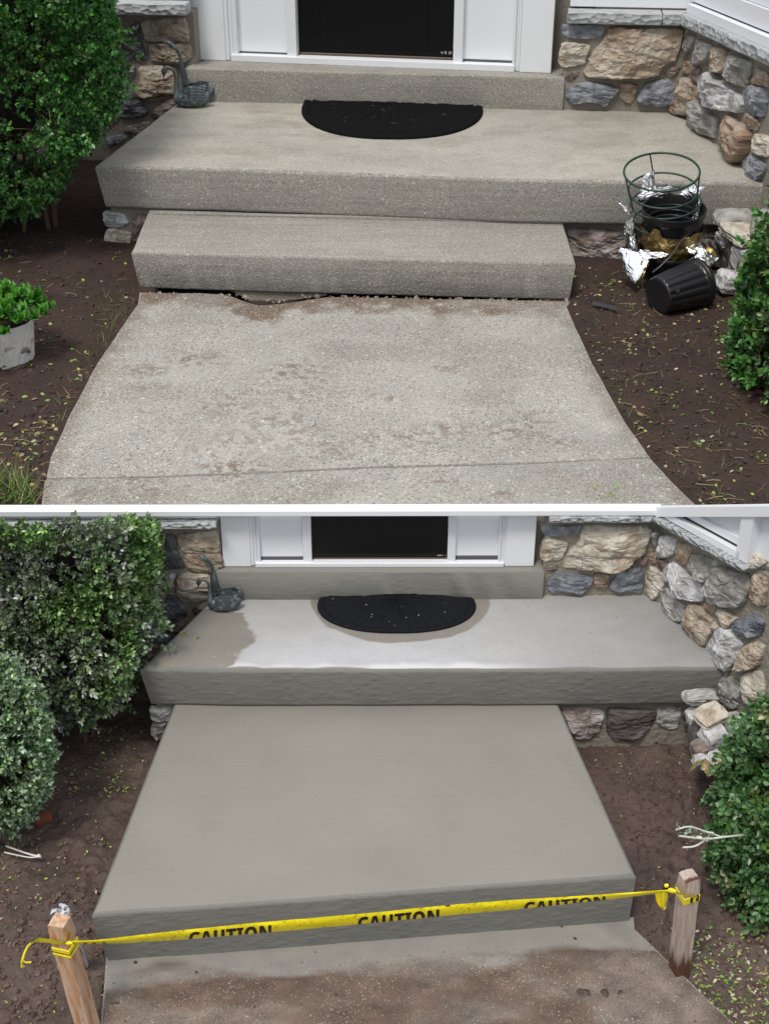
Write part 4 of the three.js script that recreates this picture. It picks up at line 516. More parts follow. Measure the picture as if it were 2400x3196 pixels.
function hedge(o) {
  const r = rng(o.seed), h = thing(o.name ?? 'boxwood_hedge', o.label, o.category ?? 'hedge', V(o.c.x, o.base, o.c.z), o.group), e = o.e ?? 3, sprigs = [0, 1, 2].map(() => sprigGeo(o.leaf, o.leaf * (o.aspect ?? 0.62), 5, o.leaf * 2.2, r, o.pal)), lists = [[], [], []];
  const surf = (d, k) => { const rad = 1 / Math.pow(Math.abs(d.x) ** e + Math.abs(d.y) ** e + Math.abs(d.z) ** e, 1 / e), b = 1 + (o.rough ?? 0.16) * 2 * (f3(d.x * 3 + o.seed, d.y * 3, d.z * 3, 3, o.seed) - 0.5); return V(o.c.x + d.x * rad * b * k * o.r[0], o.c.y + d.y * rad * b * k * o.r[1], o.c.z + d.z * rad * b * k * o.r[2]); };
  let n = 0, guard = 0;
  while (n < o.n && guard++ < o.n * 6) {
    const d = V(r() * 2 - 1, r() * 2 - 1, r() * 2 - 1); if (d.lengthSq() > 1 || d.lengthSq() < 0.01) continue; d.normalize();
    const k = r() < 0.03 ? rr(1.0, 1.1, r) : 1 - 0.32 * r() * r(), p = surf(d, k); if (p.y < o.base + (o.clear ?? 0.03)) continue; if (o.trim && o.trim(p)) continue;
    const gap = f3(p.x * o.gap + 3, p.y * o.gap, p.z * o.gap, 2, o.seed + 4); if (gap < 0.42 && r() < 0.8) continue;
    const nn = V(d.x / o.r[0], d.y / o.r[1], d.z / o.r[2]).normalize(), ax = nn.clone().multiplyScalar(0.75).add(V(rr(-0.7, 0.7, r), rr(-0.3, 0.9, r), rr(-0.7, 0.7, r))).normalize();
    const q = new THREE.Quaternion().setFromUnitVectors(UP, ax).multiply(new THREE.Quaternion().setFromAxisAngle(UP, r() * 6.28));
    lists[n % 3].push({ p, q, s: rr(0.75, 1.25, r), c: o.tint(p, r, k) }); n++;
  }
  lists.forEach((l, i) => scatterMesh('foliage', sprigs[i], M.leaf, l, h, 'stuff'));
  const sticks = []; for (let i = 0; i < (o.sticks ?? 260); i++) { const d = V(r() * 2 - 1, r() * 2 - 1.2, r() * 2 - 1).normalize(), p = surf(d, rr(0.8, 0.98, r)); if (p.y < o.base + 0.03 || (o.trim && o.trim(p))) continue; const ax = d.clone().add(V(rr(-0.8, 0.8, r), rr(-0.4, 0.9, r), rr(-0.8, 0.8, r))).normalize(); sticks.push({ p, q: new THREE.Quaternion().setFromUnitVectors(V(1, 0, 0), ax), s: o.leaf * rr(2, 5, r), c: r() < 0.3 ? [0.3, 0.27, 0.16] : [0.13, 0.09, 0.05] }); }
  scatterMesh('twigs', stickG, M.litter, sticks, h, 'stuff');
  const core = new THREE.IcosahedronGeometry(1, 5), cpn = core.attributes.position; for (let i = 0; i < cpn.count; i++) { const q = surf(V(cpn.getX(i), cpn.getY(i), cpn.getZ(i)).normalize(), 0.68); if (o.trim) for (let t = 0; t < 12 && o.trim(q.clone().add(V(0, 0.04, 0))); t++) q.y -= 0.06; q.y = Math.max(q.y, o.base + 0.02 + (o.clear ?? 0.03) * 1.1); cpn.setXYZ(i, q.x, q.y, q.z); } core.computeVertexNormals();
  mesh('dark_core', core, std({ color: lin(0.012, 0.012, 0.008), roughness: 1 }), h, { kind: 'stuff' });  // near-black core; shade among the inner leaves put into its colour
  for (const t of o.trunk ?? []) mesh('trunk', tube([V(t[0], o.base - 0.06, t[1]), V(t[0] + t[3] * 0.3, lerp(o.base, t[2], 0.5), t[1] + 0.01), V(t[0] + t[3], t[2], t[1])], t[4], 8, 7), M.twig, h);
  return h;
}
const G = { deep: [[0.035, 0.12, 0.025], [0.05, 0.17, 0.03], [0.07, 0.215, 0.04], [0.028, 0.1, 0.028], [0.1, 0.27, 0.05]], greyGreen: [[0.11, 0.16, 0.085], [0.16, 0.215, 0.135], [0.075, 0.15, 0.045], [0.23, 0.29, 0.21], [0.11, 0.2, 0.055]], cool: [[0.06, 0.15, 0.045], [0.095, 0.21, 0.07], [0.14, 0.235, 0.12], [0.075, 0.19, 0.03]] };
const lobe = (p, f, s) => f3(p.x * f, p.y * f, p.z * f, 2, s);
{
  const Z = 9.25, c = atZ(-275, 72, Z);
  hedge({ label: 'tall deep-green clipped boxwood left of the old porch', seed: 301, c, r: [1.27, 1.22, 0.95], e: 3.4, base: YU.soil, clear: 0.2, n: 13500, leaf: 0.0345, gap: 3.2, pal: G.deep, rough: 0.085,
    trim: (p) => p.y < c.y - 0.55 && p.x > c.x + 1.27 * (1 - 0.85 * Math.pow((c.y - 0.55 - p.y) / 0.6, 1.0) * 0.5), tint: (p, r) => { const k = 0.6 + 0.85 * lobe(p, 4, 9); return r() < 0.06 ? [1.7 * k, 1.35 * k, 1.2 * k] : [k, k, k]; },
    trunk: [[c.x + 0.75, Z + 0.1, c.y - 0.75, 0.06, 0.022], [c.x + 0.72, Z + 0.05, c.y - 0.75, -0.14, 0.018], [c.x + 0.55, Z, c.y - 0.8, 0.1, 0.016]].map((t) => [t[0], -t[1], t[2], t[3], t[4]]) });
}
{
  const c = atZ(2660, 985, 6.6);
  hedge({ label: 'glossy green boxwood at the right of the old walkway soil', seed: 311, c, r: [0.52, 0.66, 0.45], e: 2.6, base: YU.soil, n: 2600, leaf: 0.04, gap: 4, pal: G.deep, rough: 0.2, tint: (p, r) => { const k = 0.5 + 0.7 * lobe(p, 5, 4); return [k * (r() < 0.15 ? 1.5 : 1.05), k, k * 1.05]; }, trunk: [[c.x, c.z, c.y, 0.03, 0.02]] });
}
const cutLine = (p, y) => p.y > atZ(1200, y, -p.z).y; // the sloping top follows the added divider strip behind it
{
  const c = atZ(68, 1780, 4.72);
  hedge({ label: 'large pale grey-green boxwood left of the resurfaced porch', seed: 321, c, r: [0.525, 0.66, 0.4], e: 3.2, base: YL.soil, clear: 0.12, n: 10500, leaf: 0.0212, gap: 7, pal: G.greyGreen, rough: 0.14, trim: (p) => cutLine(p, 1640) || (p.y < c.y - 0.3 && p.x > c.x + 0.42), tint: (p, r) => { const k = 0.45 + 0.95 * lobe(p, 8, 9), t = sst(0.35, 0.65, lobe(p, 5, 77)); const b = [k * lerp(0.75, 1.15, t), k * lerp(1, 1.05, t), k * lerp(0.5, 1.25, t)]; if (p.x < c.x - 0.1 && p.y > c.y + 0.1 && r() < 0.35) return [b[0] * 1.7, b[1] * 1.3, b[2] * 0.5]; return r() < 0.14 ? [b[0] * 2.3, b[1] * 1.9, b[2] * 2.5] : b; },  // some leaves tinted much paler than the rest
    trunk: [[c.x + 0.2, c.z + 0.1, c.y - 0.35, -0.05, 0.014], [c.x + 0.23, c.z + 0.1, c.y - 0.35, 0.06, 0.011], [c.x + 0.2, c.z + 0.14, c.y - 0.4, 0.12, 0.008]] });
}
{
  const c = atZ(-32, 2325, 4.0);
  hedge({ label: 'small pale grey-green boxwood in front of the large pale one', seed: 331, c, r: [0.19, 0.32, 0.22], e: 2.6, base: YL.soil, n: 3300, leaf: 0.0182, gap: 9, pal: G.greyGreen, rough: 0.22, tint: (p, r) => { const k = (0.7 + 0.8 * lobe(p, 9, 9)) * (r() < 0.15 ? 1.6 : 1); return [k * 0.95, k * 1.04, k * 0.95]; }, trunk: [[c.x, c.z, c.y, 0.02, 0.012]] });
}
{
  const c = atZ(2562, 2545, 3.72);
  hedge({ label: 'leafy green boxwood behind the right-hand wooden stake', seed: 341, c, r: [0.33, 0.475, 0.33], e: 2.5, base: YL.soil, n: 3600, leaf: 0.0275, gap: 6.5, pal: G.cool, rough: 0.26, trim: (p) => cutLine(p, 1700), tint: (p, r) => { const k = 0.4 + 0.85 * lobe(p, 6, 9); return [k * (r() < 0.12 ? 1.6 : 1), k * 1.05, k]; }, trunk: [[c.x, c.z, c.y, 0.03, 0.014]] });
}

// ---------------------------------------------------------------- things on the upper porch and soil
function swan(label, base, pxs, upright, zoff) { // base: centre under the body; pxs: metres per drawing unit
  const g = thing('swan_figurine', label, 'figurine', base), P = (x, y, z = 0) => V((x - 880) * pxs, (1612 - y) * pxs, z * pxs);
  const col = (geo, s) => paint(geo, (x, y, z) => { const k = f3(x * 60, y * 60, z * 60, 3, s), t = sst(0.5, 0.7, k); return mix3([0.75, 0.8, 0.85], [1.7, 2.1, 2.25], t); });
  const st = [[500, 1370, 30, 30], [520, 1395, 100, 90], [560, 1430, 145, 140], [630, 1462, 165, 152], [760, 1482, 195, 140], [900, 1475, 200, 140], [1040, 1450, 165, 135], [1130, 1415, 120, 115], [1185, 1360, 80, 80], [1215, 1300, 35, 35]].map(([x, y, a, b]) => ({ p: P(x, y), r: [a * pxs, b * pxs * 1.12], minY: 0.001 }));
  mesh('body', col(loft(st, 26), 3), M.patina, g, { local: true });
  const np = upright ? [[625, 1400], [618, 1250], [600, 1080], [578, 900], [565, 740], [545, 600], [500, 490], [440, 425], [385, 385]] : [[545, 1420], [528, 1270], [535, 1100], [528, 950], [490, 850], [430, 800], [370, 785], [320, 800], [290, 850]];
  const nr = upright ? [75, 62, 50, 42, 36, 33, 34, 42, 50] : [80, 52, 36, 30, 28, 27, 30, 42, 48];
  const head = upright ? [[330, 345, 44], [285, 320, 30]] : [[282, 895, 44], [280, 930, 28]];
  mesh('neck', col(loft([...np.map(([x, y], i) => ({ p: P(x, y), r: [nr[i] * pxs * 1.2, nr[i] * pxs * 1.25] })), ...head.map(([x, y, q]) => ({ p: P(x, y), r: [q * pxs * 1.05, q * pxs * 1.2] }))], 14), 5), M.patina, g, { local: true });
  const bk = upright ? [[295, 325, 30, 24], [245, 310, 24, 12], [205, 305, 14, 5]] : [[281, 920, 26, 24], [272, 985, 20, 14], [262, 1045, 10, 5]];
  mesh('beak', col(loft(bk.map(([x, y, a, b]) => ({ p: P(x, y), r: [a * pxs, b * pxs] })), 10), 6), M.patina, g, { local: true });
  if (upright) mesh('beak', col(loft([[300, 365, 22, 14], [250, 345, 18, 9], [212, 330, 10, 4]].map(([x, y, a, b]) => ({ p: P(x, y), r: [a * pxs, b * pxs] })), 8), 6), M.patina, g, { local: true });
  for (const s of [1, -1]) {
    const w = gridGeo(28, 26, (u, v) => { // wing: u from shoulder to tip, v from the lower edge to the crest
      const top = 1195 - 60 * Math.sin(u * 2.4) - 20 * u, low = lerp(1530, 1440, u * u), x = lerp(655, 1120, u) + 60 * v * u - 30 * (1 - v) * (1 - u) + 40 * (1 - Math.abs(2 * v - 1)) * 0, y = lerp(low, top, v);
      const ft = Math.abs(((v * 6 + u * 1.5) % 1) - 0.5), z = s * (150 + 62 * Math.sin(Math.PI * Math.min(1, u * 0.8 + 0.12)) - 60 * v * v + 14 * ft * sst(0.1, 0.4, u)), tipx = u > 0.75 ? (ft - 0.25) * 90 * (u - 0.75) * 4 : 0;
      return P(x + tipx, y, z);
    });
    mesh('wing', col(w, 8), M.patina, g, { local: true });
  }
  return g;
}
{
  const b = onY(480 + 880 / 6.92, 100 + 1612 / 6.92, YU.porch), k = pxm(607, 300, -b.z) / 6.92;
  swan('verdigris metal swan bending its head low, on the old porch', b, k, false); swan('straight-necked metal swan behind the bowed one on the old porch', V(b.x + 0.012, YU.porch, b.z - 0.16), k * 0.98, true);
  const b2 = onY(560 + 1010 / 6.92, 1700 + 1385 / 6.92, YL.porch), k2 = pxm(700, 1850, -b2.z) / 6.92 * 0.92;
  swan('verdigris metal swan bending its head low, on the resurfaced porch', b2, k2, false); swan('straight-necked metal swan behind the bowed one on the resurfaced porch', V(b2.x + 0.004, YL.porch, b2.z - 0.062), k2 * 0.98, true);
}
function doormat(label, yl, back, left, right, front, sq, color, rough, k) { // a half-round mat
  const o = onY(back[0], back[1], yl), a = (onY(right[0], right[1], yl).x - onY(left[0], left[1], yl).x) / 2, cx = (onY(right[0], right[1], yl).x + onY(left[0], left[1], yl).x) / 2, b = onY(front[0], front[1], yl).z - o.z, th = 0.013 * k;
  const g = thing('doormat', label, 'doormat', V(cx, yl, o.z)), edge = (t) => { // t 0..1 round the outline from back right to back left and along the back
    if (t < 0.7) { const q = (t / 0.7) * (Math.PI + 0.44) - 0.22, c = Math.cos(q), s = Math.sin(q); return [a * Math.sign(c) * Math.abs(c) ** 0.85, b * (0.2 + 0.8 * Math.max(-0.26, s))]; }
    const w = (t - 0.7) / 0.3; return [lerp(-a * 0.965, a * 0.965, w), 0.0];
  };
  const N = 220, rings = [1, 1, 0.985, 0.95, 0.93, 0.915, 0.9, 0.8, 0.68, 0.56, 0.44, 0.32, 0.2, 0.1, 0.0001], hs = [0, 0.6, 0.95, 1, 1, 0.55, 0.9];
  const put = (ri, i) => { const e = edge(((i % N) + 0.5) / N), t = rings[ri], x = e[0] * t, z = lerp(b * 0.04, e[1], t); let h = (hs[ri] ?? 0.9) * th; const an = Math.atan2(z + 0.02, x); if (ri >= 6) h += th * (k < 1 ? 0.75 : 0.42) * (Math.abs(((an * 7.2 + 10) % 1) - 0.5) * 2 > 0.35 ? 1 : 0); h += th * 0.35 * (fbm(x * 40, z * 40, 2, 5) - 0.5); const lift = 0.016 * k * sst(0.12, 0, z / b) * (0.55 + 0.45 * Math.sin(x / a * 4.2 + 1.2)) * (ri > 0 ? 1 : 0.6); return V(x, h + lift + 0.001, z); };
  mesh('pile', gridGeo(N, rings.length - 1, (u, v) => put(Math.round(v * (rings.length - 1)), Math.round(u * N))), new THREE.MeshPhysicalMaterial({ color, roughness: rough, specularIntensity: color.b > 0.01 ? 0.3 : 0.12, bumpMap: tMortar.bump, bumpScale: 0.004, side: THREE.DoubleSide }), g, { local: true });
  return { g, cx, a, b, z: o.z, th };
}
const mU = doormat('black half-round doormat on the old porch', YU.porch, [1240, 320], [940, 352], [1512, 366], [1240, 436], 1, lin(0.007, 0.007, 0.008), 0.95, 1.7);
const mL = doormat('black ribbed half-round doormat dotted with white flecks', YL.porch, [1238, 1872], [990, 1905], [1486, 1905], [1233, 1978], 1, lin(0.008, 0.009, 0.0125), 0.85, 0.9);

// leaning stack of wire basket, pots and foil
const ring = (c, rad, ax, th) => { const g = new THREE.TorusGeometry(rad, th, 8, 56); g.rotateX(Math.PI / 2); g.applyQuaternion(new THREE.Quaternion().setFromUnitVectors(UP, ax)); g.translate(c.x, c.y, c.z); return g; };
function potGeo(rb, rt, h, flutes, amp, bands) { // nursery pot standing on the origin
  const prof = [[0, 0.004], [rb * 0.85, 0.004], [rb * 0.96, 0.004], [rb, 0.012], [rb, h * 0.06], [lerp(rb, rt, 0.4), h * 0.4], [lerp(rb, rt, 0.82), h * 0.82], ...bands.map(([t, e]) => [lerp(rb, rt, t) + e, h * t]), [rt + 0.004, h], [rt - 0.006, h], [lerp(rb, rt, 0.8) - 0.008, h * 0.8], [lerp(rb, rt, 0.3) - 0.008, h * 0.3], [rb - 0.01, 0.03], [0, 0.03]];
  const n = 120; return gridGeo(n, prof.length - 1, (u, v) => { const p = prof[Math.round(v * (prof.length - 1))], a = u * 2 * Math.PI, mid = p[1] > h * 0.05 && p[1] < h * 0.84 && v < 0.6 ? 1 : 0, f = flutes ? (((u * flutes) % 1) < 0.55 ? 1 : 0) * amp * mid : 0; return V(Math.cos(a) * (p[0] + f), p[1], Math.sin(a) * (p[0] + f)); });
}
function foil(name, mat, corners, bulge, seed, parent, n = 16) { // crumpled sheet between four corners
  const [a, b, c, d] = corners, nn = V(0, 0, 0).crossVectors(b.clone().sub(a), d.clone().sub(a)).normalize(), s = a.distanceTo(c);
  const g = gridGeo(n, n, (u, v) => { const p = a.clone().lerp(b, u).lerp(d.clone().lerp(c, u), v), e = Math.min(u, 1 - u, v, 1 - v), cr = Math.abs(2 * fbm(u * 3.4 + seed, v * 3.4, 3, seed) - 1), j = (fbm(u * 9 + seed * 3, v * 9, 2, seed + 4) - 0.5) * 0.11 * s; p.addScaledVector(nn, bulge * Math.sin(Math.PI * u) * Math.sin(Math.PI * v) + s * 0.075 * (cr - 0.3) + s * 0.016 * (vnoise(u * 11, v * 11, seed) - 0.5)); if (e < 0.05) p.add(V(j, j * 0.8, j * 0.4)); return p; }).toNonIndexed();
  g.computeVertexNormals(); return mesh(name, g, mat, parent);
}
{
  const Z = 8.33, base = onY(2064, 846, YU.soil + 0.01); base.z = -Z;
  const mp = 0.00201, AX = V(-0.04, 1, 0.2).normalize(), cAt = (x, y, dz = 0) => atZ(x, y, Z + dz);
  const b = thing('wire_basket', 'dark green wire ring basket leaning at the porch face', 'basket', V(base.x, YU.soil, base.z));
  const rg = [[2064, 536, 116, 0.0], [2068, 594, 107, 0.01], [2076, 632, 109, 0], [2074, 686, 100, 0]], cs = rg.map(([x, y, r, d]) => ({ c: cAt(x, y, d), r: r * mp }));
  cs.forEach((q, i) => mesh('ring', ring(q.c, q.r, i < 2 ? V(-0.08, 1, 0.24).normalize() : V(-0.13, 1, 0.16).normalize(), i === 0 ? 0.0075 : 0.0065), M.wire, b));
  const sp2 = (a, ang0, e, ang1) => { const q = (o, an) => V(o.c.x + Math.cos(an) * o.r, o.c.y - 0.24 * Math.sin(an) * o.r - (-0.08) * Math.cos(an) * o.r * 1, o.c.z + Math.sin(an) * o.r * 0.96); return tube([q(a, ang0), q(a, ang0).lerp(q(e, ang1), 0.5), q(e, ang1)], 0.005, 6, 6); };
  for (const [i, a0, j, a1] of [[0, -1.75, 1, -1.72], [0, 1.5, 1, 1.5], [0, 3.0, 2, 2.85], [0, 0.25, 1, 0.3], [1, 0.2, 3, 0.3], [2, 1.15, 3, 1.2], [2, -1.4, 3, -1.5]]) mesh('strut', sp2(cs[i], a0, cs[j], a1), M.wire, b);
  mesh('strut', tube([cs[3].c.clone().add(V(0.02, -0.03, cs[3].r * 0.98)), cAt(2098, 730, -0.2), cAt(2094, 762, -0.18)], 0.004, 8, 5), M.wire, b);
  mesh('strut', tube([V(base.x - 0.15, YU.soil, base.z - 0.05), V(base.x - 0.17, YU.soil + 0.15, base.z - 0.03), cs[3].c.clone().add(V(-cs[3].r, 0, 0))], 0.004, 8, 5), M.wire, b); mesh('strut', tube([V(base.x + 0.16, YU.soil, base.z - 0.07), V(base.x + 0.18, YU.soil + 0.15, base.z - 0.05), cs[3].c.clone().add(V(cs[3].r, 0, 0))], 0.004, 8, 5), M.wire, b);
  // lower black pot, gold-wrapped pot inside it
  const q = new THREE.Quaternion().setFromUnitVectors(UP, V(-0.03, 1, 0.13).normalize());
  const p1 = thing('nursery_pot', 'black plastic pot at the bottom of the leaning stack', 'plant pot', V(base.x + 0.015, YU.soil, base.z + 0.02));
  const g1 = potGeo(0.15, 0.195, 0.21, 0, 0, [[0.86, 0.002], [0.88, 0.01], [0.93, 0.01], [0.94, 0.004]]); g1.applyQuaternion(q); g1.translate(0, 0.004, 0); mesh('pot', g1, M.plasticPot, p1, { local: true });
  const p2 = thing('nursery_pot', 'black pot wrapped in crinkled gold foil inside the wire basket', 'plant pot', V(base.x + 0.017, YU.soil + 0.1, base.z + 0.02));
  const g2 = potGeo(0.145, 0.198, 0.38, 0, 0, [[0.86, 0.0], [0.88, 0.006], [0.93, 0.006], [0.94, 0.0]]); g2.applyQuaternion(q); mesh('pot', g2, M.plasticPot, p2, { local: true });
  for (let i = 0; i < 3; i++) { const rg2 = new THREE.TorusGeometry(0.155 + i * 0.014, 0.0035, 6, 60); rg2.rotateX(Math.PI / 2); rg2.translate(0, 0.26 + i * 0.03, 0); rg2.applyQuaternion(q); mesh('rib', rg2, std({ color: lin(0.03, 0.03, 0.035), roughness: 0.25 }), p2, { local: true }); }
  const gw = gridGeo(90, 14, (u, v) => { const a = u * 2 * Math.PI, rag = 0.06 * (fbm(u * 14, 4, 3, 9) - 0.4) + 0.06 * sst(0.8, 1, Math.sin(a * 3 + 1)), y = lerp(0.1, 0.26 + rag, v), cr = Math.abs(2 * fbm(u * 22, v * 3, 3, 12) - 1), r = lerp(0.145, 0.198, y / 0.38) + 0.008 + 0.018 * cr; return V(Math.cos(a) * r, y, Math.sin(a) * r); }).toNonIndexed(); gw.computeVertexNormals(); gw.applyQuaternion(q); mesh('foil_wrap', gw, M.gold, p2, { local: true });
  const ff = thing('foil_wrapper', 'crinkled silver foil standing up behind and beside the black pot', 'foil', V(base.x, YU.soil, base.z));
  foil('sheet', M.silver, [cAt(1990, 640, 0.1), cAt(2055, 625, 0.16), cAt(2040, 532, 0.18), cAt(2012, 545, 0.15)], 0.02, 21, ff); foil('sheet', M.silver, [cAt(1985, 632, 0.06), cAt(2130, 610, 0.16), cAt(2110, 578, 0.17), cAt(1998, 590, 0.12)], 0.02, 22, ff); foil('sheet', M.silver, [cAt(2120, 605, 0.1), cAt(2172, 640, 0.05), cAt(2196, 585, 0.06), cAt(2158, 572, 0.12)], 0.02, 23, ff);
  foil('sheet', M.silver, [cAt(1962, 672, -0.02), cAt(1975, 662, 0), cAt(1945, 640, 0.02), cAt(1930, 632, 0.02)], 0.006, 24, ff, 10); foil('sheet', M.silver, [cAt(1945, 730, 0), cAt(1972, 760, -0.06), cAt(1975, 680, -0.05), cAt(1952, 690, 0)], 0.01, 25, ff); foil('sheet', M.silver, [cAt(1962, 790, -0.12), cAt(1985, 800, -0.14), cAt(1980, 730, -0.1), cAt(1960, 742, -0.06)], 0.01, 26, ff, 12);
  foil('sheet', M.silver, [cAt(2155, 706, -0.1), cAt(2172, 680, -0.05), cAt(2190, 620, 0), cAt(2172, 640, -0.05)], 0.01, 29, ff, 12);
  // foil skirts spread on the soil
  const fl = thing('foil_sheet', 'bright silver foil flap with gold underside left of the tipped pot', 'foil', onY(1976, 880, YU.soil)), fr = thing('foil_sheet', 'silver foil flap with a pale gold patch behind the tipped pot', 'foil', onY(2210, 820, YU.soil));
  foil('sheet', M.silver, [atZ(1945, 850, 8.13), atZ(1980, 886, 7.98), atZ(2030, 800, 8.08), atZ(1934, 772, 8.2)], 0.03, 31, fl, 26); foil('sheet', M.silver, [atZ(2005, 812, 8.07), atZ(2080, 800, 8.06), atZ(2086, 792, 8.08), atZ(1995, 778, 8.14)], 0.01, 32, fl, 14); foil('sheet', M.gold, [atZ(1982, 884, 8.0), atZ(2008, 862, 8.02), atZ(2030, 810, 8.1), atZ(2000, 812, 8.06)], 0.0, 33, fl, 12);
  foil('sheet', M.silver, [atZ(2138, 778, 8.1), atZ(2215, 832, 8.03), atZ(2240, 806, 8.1), atZ(2165, 742, 8.2)], 0.03, 34, fr, 26); foil('sheet', M.gold, [atZ(2201, 784, 8.09), atZ(2236, 800, 8.08), atZ(2228, 780, 8.12), atZ(2206, 764, 8.14)], 0.015, 35, fr, 12);
  const st = thing('grey_strap', 'thin grey strap curling down over the stacked pots', 'strap', V(base.x, YU.soil, base.z));
  mesh('strap', loft([[2156, 729, 8.13], [2140, 735, 8.1], [2120, 755, 8.08], [2104, 782, 8.04], [2085, 806, 8.0], [2060, 830, 7.98], [2035, 850, 7.98]].map(([x, y, z]) => ({ p: atZ(x, y, z), r: [0.012, 0.002] })), 8), std({ color: lin(0.05, 0.05, 0.055), roughness: 0.4 }), st);
}
{ // tipped pot
  const a = onY(2062, 966, YU.soil), rb = 0.115, rt = 0.148, h = 0.335;
  const ax = V(0.86, 0.065, -0.5).normalize(), ctr = onY(2050, 925, YU.soil + rb - 0.012), g = potGeo(rb, rt, h, 17, 0.006, [[0.84, 0.004], [0.845, 0.011], [0.89, 0.012], [0.9, 0.004], [0.91, 0.012], [0.97, 0.014]]), q = new THREE.Quaternion().setFromUnitVectors(UP, ax);
  const t = thing('nursery_pot', 'empty black ribbed plastic pot lying on its side in the soil', 'plant pot', ctr); g.applyQuaternion(q); mesh('pot', g, M.plasticPot, t, { local: true });
  const hole = new THREE.CircleGeometry(0.017, 18), toEye = EYE.clone().sub(ctr); const side = toEye.clone().sub(ax.clone().multiplyScalar(toEye.dot(ax))).normalize(); hole.applyQuaternion(new THREE.Quaternion().setFromUnitVectors(V(0, 0, 1), side)); const hp = ax.clone().multiplyScalar(0.055).addScaledVector(side, rb + 0.0165); hole.translate(hp.x, hp.y, hp.z); mesh('drain_hole', hole, M.seam, t, { local: true });
  const sc = thing('plastic_scrap', 'scrap of black plastic on the soil beside the old step', 'scrap', onY(1884, 968, YU.soil)); const sg = gridGeo(8, 4, (u, v) => V((u - 0.5) * 0.14, 0.02 + 0.02 * Math.sin(v * 3.1) + 0.01 * fbm(u * 5, v * 5, 2, 3), (v - 0.5) * 0.045 + (u - 0.5) * 0.1)); mesh('scrap', sg, M.plasticPot, sc, { local: true });
}
{ // white planter at the far left
  const c = onY(8, 1140, YU.soil), k = pxm(8, 1140, -c.z), r1 = 92 * k, H = atZ(8, 1012, -c.z).y - YU.soil;
  const t = thing('planter', 'white scuffed planter with diagonal grooves holding a bright green plant', 'planter', V(c.x, YU.soil, c.z - 0.1));
  const g = gridGeo(120, 24, (u, v) => { const a = u * 6.283, pr = v < 0.86 ? [lerp(r1 * 0.95, r1 * 1.1, v / 0.86), H * v / 0.86] : [r1 * 1.1 - (v - 0.86) / 0.14 * r1 * 0.12, H - (v - 0.86) * 0.25], gr = ((u * 22 + v * 2.2) % 1) < 0.12 && v < 0.84 ? -0.004 : 0; return V(Math.cos(a) * (pr[0] + gr), pr[1], Math.sin(a) * (pr[0] + gr)); });
  const tp = makeTex(512, 256, (u, v) => { const n = fbm(u * 10, v * 10, 4, 211, 0), s = sst(0.6, 0.68, fbm(u * 16, v * 7, 4, 215, 0)); return mix3([0.62 + 0.1 * n, 0.62 + 0.1 * n, 0.6 + 0.1 * n], [0.06, 0.045, 0.04], Math.max(s * sst(0.7, 0.1, v), 0.0)); }, {});
  mesh('pot', g, std({ map: tp.map, roughness: 0.6 }), t, { local: true });
  const soil = new THREE.CircleGeometry(r1, 30); soil.rotateX(-Math.PI / 2); soil.translate(0, H * 0.9, 0); mesh('potting_soil', soil, M.soilU, t, { local: true });
  const r = rng(9), gs = leafGeo(0.07, 0.05, 0.25, 0.3), list = []; paint(gs, () => [0.09, 0.3, 0.035]);
  for (let s = 0; s < 95; s++) { const an = r() * 6.28, rad = Math.sqrt(r()) * r1 * 1.7, hp = V(Math.cos(an) * rad, H - 0.03 + 0.19 * Math.sqrt(Math.max(0, 1 - (rad / (r1 * 1.7)) ** 2)) * rr(0.55, 1.05, r), Math.sin(an) * rad); for (let i = 0; i < 9; i++) { const q = new THREE.Quaternion().setFromEuler(new THREE.Euler(rr(-0.4, 0.4, r) + Math.sin(an) * 0.5, i * 2.4 + r(), -Math.cos(an) * 0.5)).multiply(new THREE.Quaternion().setFromEuler(new THREE.Euler(0.45 + i * 0.13, 0, 0))), k2 = rr(0.7, 1.25, r); list.push({ p: hp.clone().add(t.position), q, s: rr(0.6, 1, r), c: [k2 * 0.9, k2 * 0.85, k2 * 0.9] }); } }
  scatterMesh('plant', gs, M.leaf, list, t, 'stuff');
}
// tumbled ledge stones at the right end of each porch
function ledge(label, list) { const t = thing('stone_ledge', label, 'stones'); list.forEach(([x, y, Z, s, rot, pal, seed, box]) => mesh('stone', rockGeo(atZ(x, y, Z), s.map((q, i) => q * (i === 1 ? 0.85 : 0.92)), [rot[0] * 0.55, rot[1], rot[2] * 0.6], pal, seed, box), M.stone, t)); }
ledge('rough ledge of flat stones beside the pile of pots', [[2292, 684, 8.47, [0.16, 0.05, 0.11], [0.28, 0.1, -0.05], 'grey', 3, 0.8], [2312, 728, 8.3, [0.135, 0.045, 0.15], [0.42, 0.5, -0.3], 'cream', 5, 0.85], [2264, 745, 8.4, [0.07, 0.06, 0.07], [0.3, 0.2, 0.4], 'pale', 7, 0.7], [2318, 812, 8.22, [0.075, 0.12, 0.1], [0.1, 0.6, 0.15], 'pale', 9, 0.7], [2286, 800, 8.36, [0.075, 0.14, 0.1], [0.1, 0.2, 0.1], 'dark', 11, 0.6], [2278, 880, 8.02, [0.11, 0.085, 0.09], [0.3, 0.3, -0.5], 'pale', 13, 0.6], [2345, 860, 8.1, [0.1, 0.13, 0.1], [0.1, 0.2, 0.1], 'mauve', 15, 0.6], [2390, 760, 8.25, [0.12, 0.25, 0.14], [0, 0.2, 0], 'grey', 17, 0.7], [2245, 790, 8.5, [0.09, 0.12, 0.08], [0, 0.2, 0.1], 'dark', 19, 0.6]]);
